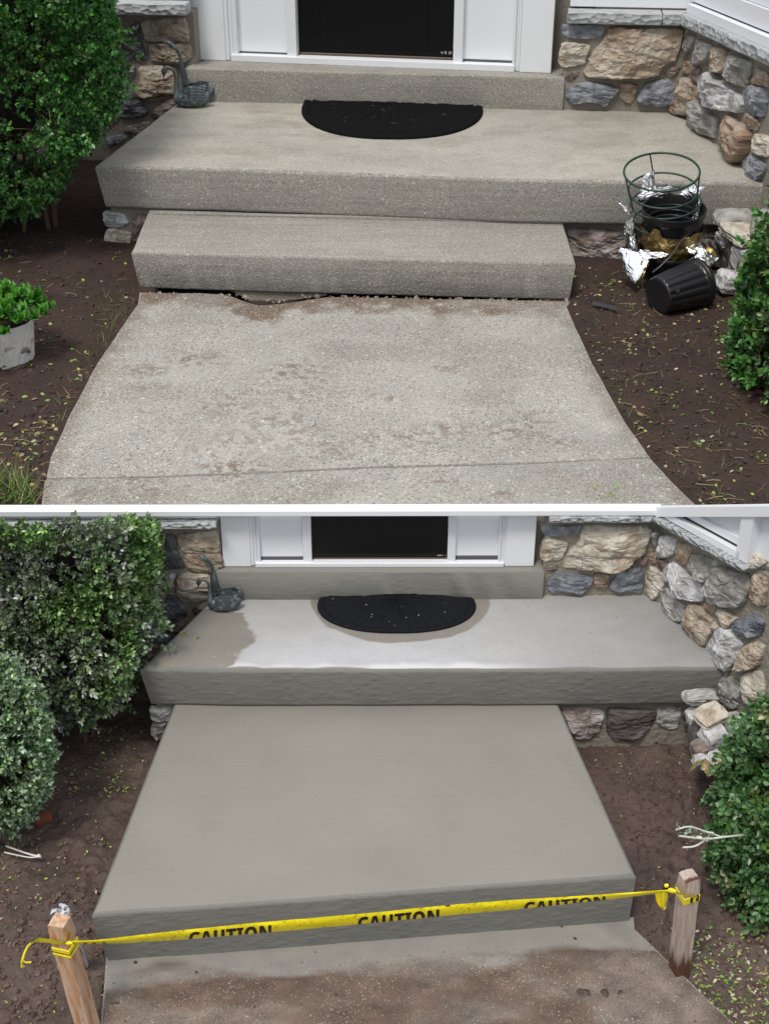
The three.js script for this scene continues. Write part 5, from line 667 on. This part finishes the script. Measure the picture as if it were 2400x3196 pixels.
ledge('rough ledge of pale flat stones at the right end of the resurfaced porch', [[2186, 2176, 4.42, [0.085, 0.028, 0.042], [0.2, 0.1, -0.05], 'grey', 23, 0.85], [2218, 2232, 4.3, [0.082, 0.026, 0.062], [0.4, 0.55, -0.22], 'cream', 25, 0.88], [2163, 2240, 4.4, [0.035, 0.045, 0.04], [0.3, 0.2, 0.4], 'pale', 27, 0.7], [2226, 2300, 4.24, [0.055, 0.055, 0.06], [0.2, 0.4, 0.1], 'pale', 29, 0.75], [2190, 2345, 4.22, [0.05, 0.06, 0.05], [0.1, 0.2, 0.4], 'mauve', 31, 0.6], [2240, 2378, 4.13, [0.045, 0.05, 0.05], [0.3, 0.3, -0.3], 'pale', 33, 0.6], [2188, 2378, 4.14, [0.04, 0.032, 0.035], [0.3, 0.3, -0.2], 'pale', 35, 0.6], [2282, 2300, 4.3, [0.06, 0.13, 0.07], [0, 0.2, 0], 'grey', 37, 0.6], [2180, 2290, 4.36, [0.045, 0.085, 0.05], [0, 0.2, 0], 'dark', 39, 0.6]]);

// ---------------------------------------------------------------- things around the new slab
function stake(label, foot, head, w, d, turn, wood) {
  const t = thing('wooden_stake', label, 'stake', foot), len = foot.distanceTo(head) + 0.08, g0 = new THREE.BoxGeometry(w, len, d, 6, 24, 6), p = g0.attributes.position;
  for (let i = 0; i < p.count; i++) { let x = p.getX(i), y = p.getY(i), z = p.getZ(i); const n = (fbm(x * 60 + 7, y * 14, 3, wood[3]) - 0.5), top = sst(len * 0.42, len * 0.5, y); x *= 1 - 0.05 * top; z *= 1 - 0.05 * top; x += n * 0.0035; z += (fbm(z * 60, y * 11 + 3, 3, wood[3] + 4) - 0.5) * 0.0035; if (y > len * 0.49) y -= 0.006 * Math.abs(fbm(x * 50, z * 50, 3, 8) - 0.2) + 0.004 * sst(0.35, 0.5, Math.abs(x / w)); p.setXYZ(i, x, y + len / 2 - 0.07, z); }
  g0.computeVertexNormals(); const q = new THREE.Quaternion().setFromUnitVectors(UP, head.clone().sub(foot).normalize()).multiply(new THREE.Quaternion().setFromAxisAngle(UP, turn)); g0.applyQuaternion(q);
  const tw = tWood(...wood); mesh('shaft', toCreasedNormals(g0, 0.6), std({ map: tw.map, bumpMap: tw.bump, bumpScale: 0.003, roughness: 0.75 }), t, { local: true });
  return { q, len, foot, w, d, at: (h) => foot.clone().lerp(head, h) };
}
const sl = stake('pale orange wooden stake at the left end of the yellow tape', onY(278, 3212, 0), atZ(186, 2878, 3.03), 0.058, 0.056, -0.3, [[0.5, 0.27, 0.13], [0.6, 0.42, 0.31], false, 41]);
const srk = stake('greyish wooden stake with dark wet foot at the right end of the tape', onY(2118, 3026, 0), atZ(2150, 2738, 3.27), 0.056, 0.056, 0.32, [[0.4, 0.31, 0.25], [0.5, 0.42, 0.37], true, 43]);
{ // mottled round-headed post behind the left stake
  const top = atZ(190, 2846, 3.16), foot = onY(262, 3010, -0.02), t = thing('mottled_post', 'short post with a round black and white mottled head behind the left stake', 'post', foot);
  const tm = makeTex(256, 256, (u, v) => { const n = fbm(u * 14, v * 8, 4, 221, 0); return mix3([0.5, 0.52, 0.57], [0.03, 0.03, 0.035], sst(0.42, 0.56, n)); }, {}), m = std({ map: tm.map, roughness: 0.5 }), ax = top.clone().sub(foot), L = ax.length(), q = new THREE.Quaternion().setFromUnitVectors(UP, ax.clone().normalize());
  const body = new THREE.LatheGeometry([[0.0, 0], [0.019, 0], [0.022, L * 0.6], [0.024, L - 0.022]].map(([x, y]) => new THREE.Vector2(x, y)), 24); body.applyQuaternion(q); mesh('shaft', body, m, t, { local: true });
  const hd = new THREE.LatheGeometry([[0, -0.024], [0.024, -0.022], [0.033, -0.01], [0.033, 0.005], [0.028, 0.011], [0.011, 0.012], [0.01, 0.009], [0, 0.009]].map(([x, y]) => new THREE.Vector2(x, y)), 28); hd.applyQuaternion(new THREE.Quaternion().setFromUnitVectors(UP, V(-0.22, 1, 0.02).normalize())); hd.translate(ax.x, ax.y, ax.z); mesh('head', hd, m, t, { local: true });
}
{ // caution tape
  const t = thing('caution_tape', 'dirty yellow tape lettered CAUTION stretched between the two wooden stakes', 'tape', sl.at(0.62));
  const cv = document.createElement('canvas'); cv.width = 2048; cv.height = 64; const x = cv.getContext('2d'), W = 2048 / (2091 - 226), r = rng(51);
  x.fillStyle = '#fff01c'; x.fillRect(0, 0, 2048, 64); x.fillStyle = '#141416';
  for (const [a, b] of [[588, 852], [1114, 1375], [1633, 1893]]) { x.save(); x.translate((a - 226) * W, 108); x.font = 'bold 118px sans-serif'; const w = x.measureText('CAUTION').width; x.scale((b - a) * W / w, 1.0); x.fillText('CAUTION', 0, 0); x.strokeStyle = '#101012'; x.lineWidth = 4; x.strokeText('CAUTION', 0, 0); x.restore(); }
  for (const [a, b] of [[262, 274], [290, 300], [322, 330]]) x.fillRect((a - 226) * W, 46, (b - a) * W, 18);
  for (let i = 0; i < 640; i++) { const px = r() * 2048, d = 0.3 + 0.7 * vnoise(px / 160, 3, 4); x.fillStyle = `rgba(${70 + r() * 40},${50 + r() * 25},10,${(0.05 + 0.4 * r() * r()) * d})`; x.beginPath(); x.ellipse(px, r() * 64, 1 + r() * 13, 0.7 + r() * 3.5, r() * 3, 0, 7); x.fill(); }
  x.fillStyle = 'rgba(60,30,12,0.75)'; x.beginPath(); x.ellipse((1397 - 226) * W, 3, 9, 7, 0, 0, 7); x.fill();
  const tex = new THREE.CanvasTexture(cv); tex.colorSpace = THREE.SRGBColorSpace; tex.flipY = true;
  const mat = std({ map: tex, roughness: 0.3 }), ctl = [[226, 2942, 11], [300, 2940, 12], [345, 2937, 15], [420, 2931, 22], [600, 2915, 30], [800, 2897, 34], [1137, 2867, 32], [1400, 2841, 33], [1600, 2824, 31], [1750, 2812, 24], [1889, 2800, 19], [2000, 2789, 12], [2091, 2780, 6]];
  const cen = (px) => { for (let i = 0; i < ctl.length - 1; i++) if (px <= ctl[i + 1][0]) { const t2 = (px - ctl[i][0]) / (ctl[i + 1][0] - ctl[i][0]), s = t2; return [lerp(ctl[i][1], ctl[i + 1][1], s), lerp(ctl[i][2], ctl[i + 1][2], s)]; } return ctl[ctl.length - 1].slice(1); };
  mesh('ribbon', gridGeo(150, 6, (u, v) => { const px = lerp(226, 2091, u), [cy, w] = cen(px), Z = lerp(3.0, 3.235, u) - 0.012 * (v - 0.5) - 0.006 * Math.sin(v * Math.PI) + 0.005 * (fbm(u * 30, v * 2, 2, 6) - 0.5); return atZ(px, cy + (0.5 - v) * w + 1.2 * (fbm(u * 40, v, 2, 9) - 0.5), Z); }), mat, t);
  const band = (s, h, w0, hh, off, m, n) => { const g = new RoundedBoxGeometry(s.w * w0, hh, s.d * w0, 1, 0.002); g.translate(0, 0, 0); g.applyQuaternion(s.q); const p = s.at(h); g.translate(p.x, p.y + off, p.z); return mesh(n, g, m, t); };
  band(sl, 0.8, 1.12, 0.024, 0, M.yellow, 'wrap'); band(sl, 0.765, 1.13, 0.01, 0, M.yellow, 'wrap'); band(sl, 0.785, 1.14, 0.006, 0.002, M.tapeBlack, 'print');
  band(srk, 0.83, 1.1, 0.03, 0, M.yellow, 'wrap');
  const kb = srk.at(0.83); for (const dx of [0.0, 0.022]) { const g = new THREE.BoxGeometry(0.009, 0.026, 0.004); g.applyQuaternion(srk.q.clone()); g.applyMatrix4(new THREE.Matrix4()); const side = V(dx - 0.002, 0.004, srk.d * 0.553).applyQuaternion(srk.q); g.translate(kb.x + side.x, kb.y + side.y, kb.z + side.z); mesh('print', g, M.tapeBlack, t); }
  const strip = (pts, ws, n, m = M.yellow) => mesh(n, gridGeo(40, 3, (u, v) => { const f = u * (pts.length - 1), i = Math.min(pts.length - 2, Math.floor(f)), q = f - i, a = pts[i], b = pts[i + 1], h = lerp(ws[i], ws[i + 1], q), sm = q; return atZ(lerp(a[0], b[0], sm), lerp(a[1], b[1], sm) + (v - 0.5) * h + 2 * (fbm(u * 14, v * 2, 2, 31) - 0.5), lerp(a[2], b[2], sm) + 0.01 * (v - 0.5)); }), m, t);
  strip([[218, 2944, 2.985], [195, 2944, 2.985], [160, 2938, 2.99], [125, 2934, 3.0], [112, 2936, 3.0], [100, 2944, 3.0]], [7, 10, 13, 13, 10, 6], 'tail'); mesh('tail', tube([[100, 2943, 3.0], [88, 2955, 3.0], [78, 2975, 2.99], [72, 2995, 2.98], [70, 3003, 2.98], [70, 3018, 2.98]].map((q) => atZ(...q)), 0.0042, 20, 5), M.yellow, t); mesh('tail', tube([[72, 2998, 2.98], [84, 3004, 2.98], [99, 3003, 2.985]].map((q) => atZ(...q)), 0.003, 10, 5), M.yellow, t);
  strip([[214, 2946, 2.985], [222, 2930, 3.0], [221, 2912, 3.02], [219, 2906, 3.03]], [9, 11, 10, 5], 'tail');
  mesh('knot', rockGeo(atZ(217, 2944, 2.982), [0.011, 0.007, 0.006], [0, 0, 0.2], 'cream', 3, 0.2), M.yellow, t); mesh('knot', rockGeo(atZ(2096, 2780, 3.23), [0.016, 0.008, 0.008], [0, 0, -0.3], 'cream', 4, 0.2), M.yellow, t); mesh('knot', rockGeo(atZ(2078, 2770, 3.24), [0.014, 0.009, 0.006], [0, 0, 0.3], 'cream', 6, 0.3), M.tapeBlack, t); mesh('knot', rockGeo(atZ(2079, 2764, 3.24), [0.008, 0.006, 0.006], [0, 0, 0.3], 'cream', 7, 0.3), M.yellow, t);
  strip([[2100, 2782, 3.24], [2120, 2789, 3.23], [2145, 2797, 3.225], [2176, 2800, 3.23]], [3, 6, 7, 7], 'tail'); strip([[2100, 2776, 3.24], [2106, 2764, 3.26], [2112, 2752, 3.27]], [4, 5, 6], 'tail');
  mesh('tail', gridGeo(14, 12, (u, v) => { const w = lerp(40, 14, v * v), cx = lerp(2063, 2066, v) + (v > 0.9 ? 4 : 0), y = lerp(2784, 2836, v) + 8 * Math.sin(u * 3.1) * (v > 0.5 ? 0.6 : 0); return atZ(cx + (u - 0.5) * w + 3 * (fbm(u * 3, v * 6, 2, 3) - 0.5), y, 3.235 + 0.01 * Math.sin(u * 7)); }), M.yellow, t);
}
{
  const p = onY(138, 2562, YL.soil), t = thing('broken_brick', 'broken red brick piece on the soil beside the small boxwood', 'brick', p); mesh('brick', rockGeo(V(p.x, p.y + 0.012, p.z), [0.038, 0.018, 0.026], [0.1, 0.5, 0.1], 'rust', 61, 0.8), M.brick, t);
  const f = thing('gold_foil', 'curled scrap of gold foil beside the lower stone ledge', 'foil', onY(2185, 2400, YL.soil)), Zf = 4.08;
  foil('sheet', M.dullGold, [atZ(2143, 2416, Zf), atZ(2186, 2378, Zf - 0.02), atZ(2196, 2366, Zf), atZ(2160, 2388, Zf + 0.04)], 0.012, 63, f, 10); foil('sheet', M.dullGold, [atZ(2180, 2382, Zf - 0.02), atZ(2206, 2426, Zf - 0.06), atZ(2236, 2410, Zf - 0.02), atZ(2200, 2364, Zf + 0.02)], 0.018, 64, f, 12);
  const w = thing('white_twig', 'whitewashed twig lying on the soil at the left edge', 'twig', onY(90, 2675, 0)); const tw = (pts, r, par) => mesh('stem', tube(pts.map(([x, y, h = 0.02]) => onY(x, y, h)), r, 14, 6), M.whiteTwig, par);
  tw([[20, 2640], [60, 2655], [100, 2668], [124, 2673]], 0.004, w); tw([[15, 2660], [60, 2670], [95, 2676], [124, 2674]], 0.003, w); tw([[112, 2676], [122, 2668], [128, 2676]], 0.004, w);
  const b = thing('bare_branch', 'pale whitened branch poking out of the leafy boxwood by the right stake', 'branch', atZ(2270, 2612, 3.45)), bt = (pts, r) => mesh('stem', tube(pts.map(([x, y, z]) => atZ(x, y, z)), r, 14, 6), M.whiteTwig, b);
  bt([[2320, 2606, 3.5], [2262, 2612, 3.42], [2200, 2618, 3.38], [2118, 2609, 3.33]], 0.0038); bt([[2250, 2612, 3.42], [2200, 2595, 3.38], [2150, 2580, 3.35], [2108, 2590, 3.33]], 0.0028); bt([[2210, 2614, 3.4], [2170, 2640, 3.36], [2130, 2645, 3.34]], 0.0034); bt([[2200, 2596, 3.38], [2225, 2600, 3.39]], 0.003);
  const lg = leafGeo(0.02, 0.009, 0.2, 0.1), r = rng(14), list = []; paint(lg, () => [0.3, 0.4, 0.27]);
  for (let i = 0; i < 46; i++) { const k = r(), px = lerp(2108, 2235, k), py = lerp(2588, 2612, k) + rr(-14, 22, r); list.push({ p: atZ(px, py, lerp(3.33, 3.41, k) + rr(-0.02, 0.02, r)), q: new THREE.Quaternion().setFromEuler(new THREE.Euler(rr(-1, 1, r), rr(0, 6, r), rr(-1.5, 1.5, r))), s: rr(0.6, 1.2, r), c: r() < 0.3 ? [1.6, 1.5, 1.6] : [0.8, 0.8, 0.75] }); } scatterMesh('leaf', lg, M.leaf, list, b, 'stuff');
}

// ---------------------------------------------------------------- litter, grass and specks that nobody could count
const flatLeaf = leafGeo(1, 0.52, 0.12, 0.2); flatLeaf.rotateX(-Math.PI / 2); paint(flatLeaf, () => [1, 1, 1]);
const twigG = tube([V(-0.5, 0, 0), V(-0.1, 0.03, 0.05), V(0.5, 0, -0.03)], 0.02, 5, 4); paint(twigG, () => [1, 1, 1]);
const crumbG = rockGeo(V(0, 0, 0), [0.5, 0.3, 0.55], [0.3, 0.2, 0.3], 'dark', 71, 0.9); { paint(crumbG, () => [1, 1, 1]); }
const blade = gridGeo(1, 4, (u, v) => V((u - 0.5) * 0.05 * (1 - v * 0.9), v, 0.35 * v * v)); paint(blade, () => [1, 1, 1]);
const LC = { green: [0.14, 0.27, 0.035], lime: [0.27, 0.36, 0.07], tan: [0.24, 0.17, 0.09], straw: [0.34, 0.28, 0.15], brown: [0.12, 0.065, 0.035], pale: [0.42, 0.38, 0.3], moss: [0.07, 0.1, 0.03], white: [0.7, 0.7, 0.7] };
function litter(name, label, n, place, size, cols, geo, flat, seed) {
  const r = rng(seed), l = []; let g = 0;
  while (l.length < n && g++ < n * 12) { const p = place(r); if (!p) continue; const c = LC[cols[Math.floor(r() * cols.length)]], k = rr(0.7, 1.25, r); l.push({ p, q: new THREE.Quaternion().setFromEuler(new THREE.Euler(rr(-flat, flat, r), r() * 6.28, rr(-flat, flat, r))), s: rr(size[0], size[1], r) * (geo === flatLeaf ? 0.8 : 1), c: [c[0] * k, c[1] * k, c[2] * k] }); }
  return tag(scatterMesh(name, geo, M.litter, l, null, 'stuff'), label, 'litter');
}
{ const r = rng(131), l = []; for (let i = 0; i < 230; i++) { const t = r(), x = lerp(440, 1775, t), dip = sst(740, 800, x) * sst(960, 850, x) * 17, y = lerp(914, 940, t) + dip + rr(-3, 5, r), p = onY(x, y, YU.walk); l.push({ p: V(p.x, YU.walk - 0.002, p.z), q: new THREE.Quaternion().setFromEuler(new THREE.Euler(r() * 6, r() * 6, r() * 6)), s: rr(0.005, 0.017, r) * (r() < 0.12 ? 1.8 : 1), c: r() < 0.35 ? [0.12, 0.08, 0.06] : [0.25 * rr(0.7, 1.2, r), 0.21, 0.17] }); }
  tag(scatterMesh('crack_rubble', crumbG, M.litter, l, null, 'stuff'), 'crumbled brown edge along the crack under the old step', 'rubble'); }
const inPoly = (x, y, P) => { let s = false; for (let i = 0, j = P.length - 1; i < P.length; j = i++) if ((P[i][1] > y) !== (P[j][1] > y) && x < (P[j][0] - P[i][0]) * (y - P[i][1]) / (P[j][1] - P[i][1]) + P[i][0]) s = !s; return s; };
const onPx = (poly, hf, Y, dens) => { const xs = poly.map((p) => p[0]), ys = poly.map((p) => p[1]), a = Math.min(...xs), b = Math.max(...xs), c = Math.min(...ys), d = Math.max(...ys); return (r) => { const x = rr(a, b, r), y = rr(c, d, r); if (!inPoly(x, y, poly)) return null; if (dens && r() > dens(x, y)) return null; const p = onY(x, y, Y); p.y = hf(p.x, p.z) + 0.006; return p; }; };
const uL = [[-60, 700], [360, 760], [430, 905], [425, 950], [300, 1127], [205, 1306], [150, 1426], [125, 1582], [-60, 1582]], uR = [[1800, 830], [2330, 900], [2420, 1582], [2190, 1582], [2030, 1421], [1955, 1310], [1850, 1118], [1785, 960]];
const lL = [[-40, 2330], [330, 2240], [460, 2280], [480, 2380], [280, 2860], [330, 3000], [312, 3220], [-40, 3220]], lR = [[1800, 2290], [2150, 2300], [2420, 2700], [2420, 3220], [2320, 3215], [1995, 2900], [2000, 2740]];
const all = ['green', 'lime', 'tan', 'straw', 'brown', 'pale'], du = (x, y) => 0.2 + 0.8 * sst(0.42, 0.62, fbm(x / 90, y / 60, 3, 3));
litter('leaf_litter', 'fallen leaves on the soil left of the old walkway', 260, onPx(uL, soilU, YU.soil, (x, y) => du(x, y) * (0.35 + 0.65 * sst(1100, 1400, y))), [0.02, 0.05], ['tan', 'straw', 'brown', 'green', 'lime', 'tan'], flatLeaf, 0.4, 81);
litter('leaf_litter', 'fallen leaves on the soil right of the old walkway', 380, onPx(uR, soilU, YU.soil, du), [0.018, 0.042], ['green', 'lime', 'tan', 'straw', 'brown', 'pale', 'moss'], flatLeaf, 0.4, 82);
litter('dry_stalks', 'dry stalks and clippings on the soil beside the old walkway', 620, (r) => (r() < 0.45 ? onPx(uL, soilU, YU.soil, du) : onPx(uR, soilU, YU.soil, du))(r), [0.03, 0.09], ['tan', 'brown', 'moss', 'straw', 'brown', 'moss'], twigG, 0.2, 83);
litter('leaf_litter', 'yellow-green leaves scattered under the large pale boxwood', 620, onPx(lL, soilL, 0, (x, y) => 0.1 + 0.9 * sst(2560, 2300, y) * (0.3 + sst(0.4, 0.6, fbm(x / 70, y / 50, 3, 3))) + 0.5 * sst(120, 40, x) * sst(2500, 2600, y) * sst(2800, 2700, y)), [0.01, 0.023], ['lime', 'straw', 'green', 'moss', 'lime', 'tan'], flatLeaf, 0.4, 84);
litter('leaf_litter', 'pale green leaves scattered around the foot of the right stake', 430, onPx([[2120, 2880], [2420, 2860], [2420, 3220], [2320, 3215], [2100, 3010]], soilL, 0), [0.013, 0.027], ['lime', 'straw', 'green', 'moss', 'pale', 'tan'], flatLeaf, 0.5, 85);
litter('leaf_litter', 'few leaves on the soil between the new slab and right boxwood', 130, onPx(lR, soilL, 0, (x, y) => 0.3 + 0.7 * sst(2500, 2300, y)), [0.008, 0.02], ['lime', 'straw', 'pale', 'tan', 'moss'], flatLeaf, 0.4, 86);
{
  const crumbs = (n, label, area, hf, Y, size, col, seed) => { LC.mud = col; litter('soil_clods', label, n, (r) => { const p = area(r); if (p) p.y -= 0.004; return p; }, size, ['mud'], crumbG, 3, seed); };
  crumbs(420, 'dark clods of loose soil left of the new slab', onPx(lL, soilL, 0, (x, y) => sst(2500, 2900, y) * (0.2 + sst(0.45, 0.6, fbm(x / 60, y / 60, 3, 7)))), soilL, 0, [0.004, 0.024], [0.1, 0.066, 0.054], 91); crumbs(500, 'dark clods of loose soil right of the new slab', onPx(lR, soilL, 0), soilL, 0, [0.004, 0.015], [0.085, 0.057, 0.047], 92); crumbs(1100, 'dark crumbs of soil beside the old walkway', (r) => (r() < 0.5 ? onPx(uL, soilU, YU.soil) : onPx(uR, soilU, YU.soil))(r), soilU, YU.soil, [0.008, 0.028], [0.04, 0.026, 0.022], 93);
  const grass = (label, n, area, size, seed) => { const r = rng(seed), l = []; let g = 0; while (l.length < n && g++ < n * 20) { const p = area(r); if (!p) continue; const c = r() < 0.25 ? LC.straw : [0.11, 0.2, 0.04], k = rr(0.7, 1.3, r); l.push({ p: p.add(V(0, -0.01, 0)), q: new THREE.Quaternion().setFromEuler(new THREE.Euler(rr(-0.9, 0.9, r), r() * 6.28, rr(-0.9, 0.9, r))), s: rr(size[0], size[1], r), c: c.map((q) => q * k) }); } tag(scatterMesh('grass', blade, M.litter, l, null, 'stuff'), label, 'grass'); };
  grass('grass tuft at the near left corner of the old walkway', 330, onPx([[-60, 1480], [90, 1500], [130, 1582], [-60, 1582]], soilU, YU.soil), [0.06, 0.17], 95); grass('sparse grass blades along the old walkway edges', 420, (r) => (r() < 0.4 ? onPx([[340, 900], [420, 905], [425, 950], [300, 1127], [205, 1306], [150, 1426], [120, 1440], [240, 1130]], soilU, YU.soil) : onPx(uR, soilU, YU.soil, (x, y) => sst(0.55, 0.7, fbm(x / 40, y / 30, 2, 9))))(r), [0.03, 0.08], 96);
  grass('short grass between the left stake and the muddy walkway', 150, onPx([[285, 3030], [318, 3040], [312, 3200], [285, 3200]], soilL, 0), [0.015, 0.04], 97); grass('short grass at the foot of the right stake', 70, onPx([[2105, 3030], [2145, 3030], [2160, 3070], [2140, 3070]], soilL, 0), [0.015, 0.035], 98);
}
litter('mat_flecks', 'white flecks on the lower doormat', 22, (r) => { const a = r() * Math.PI, q = Math.sqrt(r()) * 0.9; return V(mL.cx + Math.cos(a) * mL.a * q, YL.porch + mL.th * 1.45, mL.z + 0.01 + Math.sin(a) * mL.b * q * 0.95); }, [0.002, 0.005], ['white', 'white', 'pale'], crumbG, 3, 111);
litter('mat_flecks', 'bits of dry grass on the old doormat', 46, (r) => { const a = r() * Math.PI, q = Math.sqrt(r()) * 0.9; return V(mU.cx + Math.cos(a) * mU.a * q, YU.porch + mU.th * 1.5, mU.z + 0.02 + Math.sin(a) * mU.b * q * 0.95); }, [0.012, 0.04], ['straw', 'tan', 'brown'], twigG, 0.3, 112);
litter('porch_debris', 'small twigs and specks on the old porch and walkway', 110, (r) => r() < 0.55 ? onY(rr(620, 2200, r), rr(370, 515, r), YU.porch + 0.004) : onY(rr(330, 1800, r), rr(1100, 1570, r), YU.walk + 0.004), [0.008, 0.03], ['brown', 'moss', 'brown'], twigG, 0.2, 113);
litter('porch_debris', 'small dark specks on the resurfaced porch', 90, (r) => { const x = r() < 0.5 ? rr(1650, 2150, r) : rr(480, 1650, r), y = rr(1900, 2080, r); return x < 436 + (2090 - y) * 1.1 ? null : onY(x, y, YL.porch + 0.003); }, [0.003, 0.012], ['brown', 'brown', 'tan', 'moss'], twigG, 0.2, 114);
litter('slab_debris', 'tiny twigs on the smooth new slab', 9, (r) => onY(rr(700, 1750, r), rr(2260, 2700, r), YL.slab + 0.003), [0.006, 0.014], ['brown'], twigG, 0.2, 115);
const sprigPile = (label, px, Y, n, sp3, size, seed) => { const r = rng(seed), c = onY(px[0], px[1], Y); litter('leaf_clippings', label, n, () => V(c.x + rr(-sp3, sp3, r), Y + rr(0.004, size[1] * 0.8, r), c.z + rr(-sp3, sp3, r) * 0.6), size, ['green', 'lime', 'green'], flatLeaf, 0.8, seed); };
sprigPile('bright green clippings in front of the swan on the old porch', [612, 336], YU.porch, 34, 0.055, [0.02, 0.034], 121); sprigPile('green sprig on the wet corner of the resurfaced porch', [578, 1980], YL.porch, 12, 0.018, [0.01, 0.018], 122); sprigPile('single green leaf beside the sprig on the wet corner', [618, 1992], YL.porch, 4, 0.01, [0.01, 0.016], 123); sprigPile('tiny weeds sprouting in the walkway joint', [1180, 1456], YU.walk, 9, 0.08, [0.015, 0.025], 124); sprigPile('two green leaves lying on the near strip of walkway', [1890, 1530], YU.walk, 3, 0.09, [0.03, 0.04], 125); sprigPile('seedling growing on the soil right of the old step', [1900, 890], YU.soil, 8, 0.04, [0.03, 0.045], 126);
renderer.render(scene, camera);
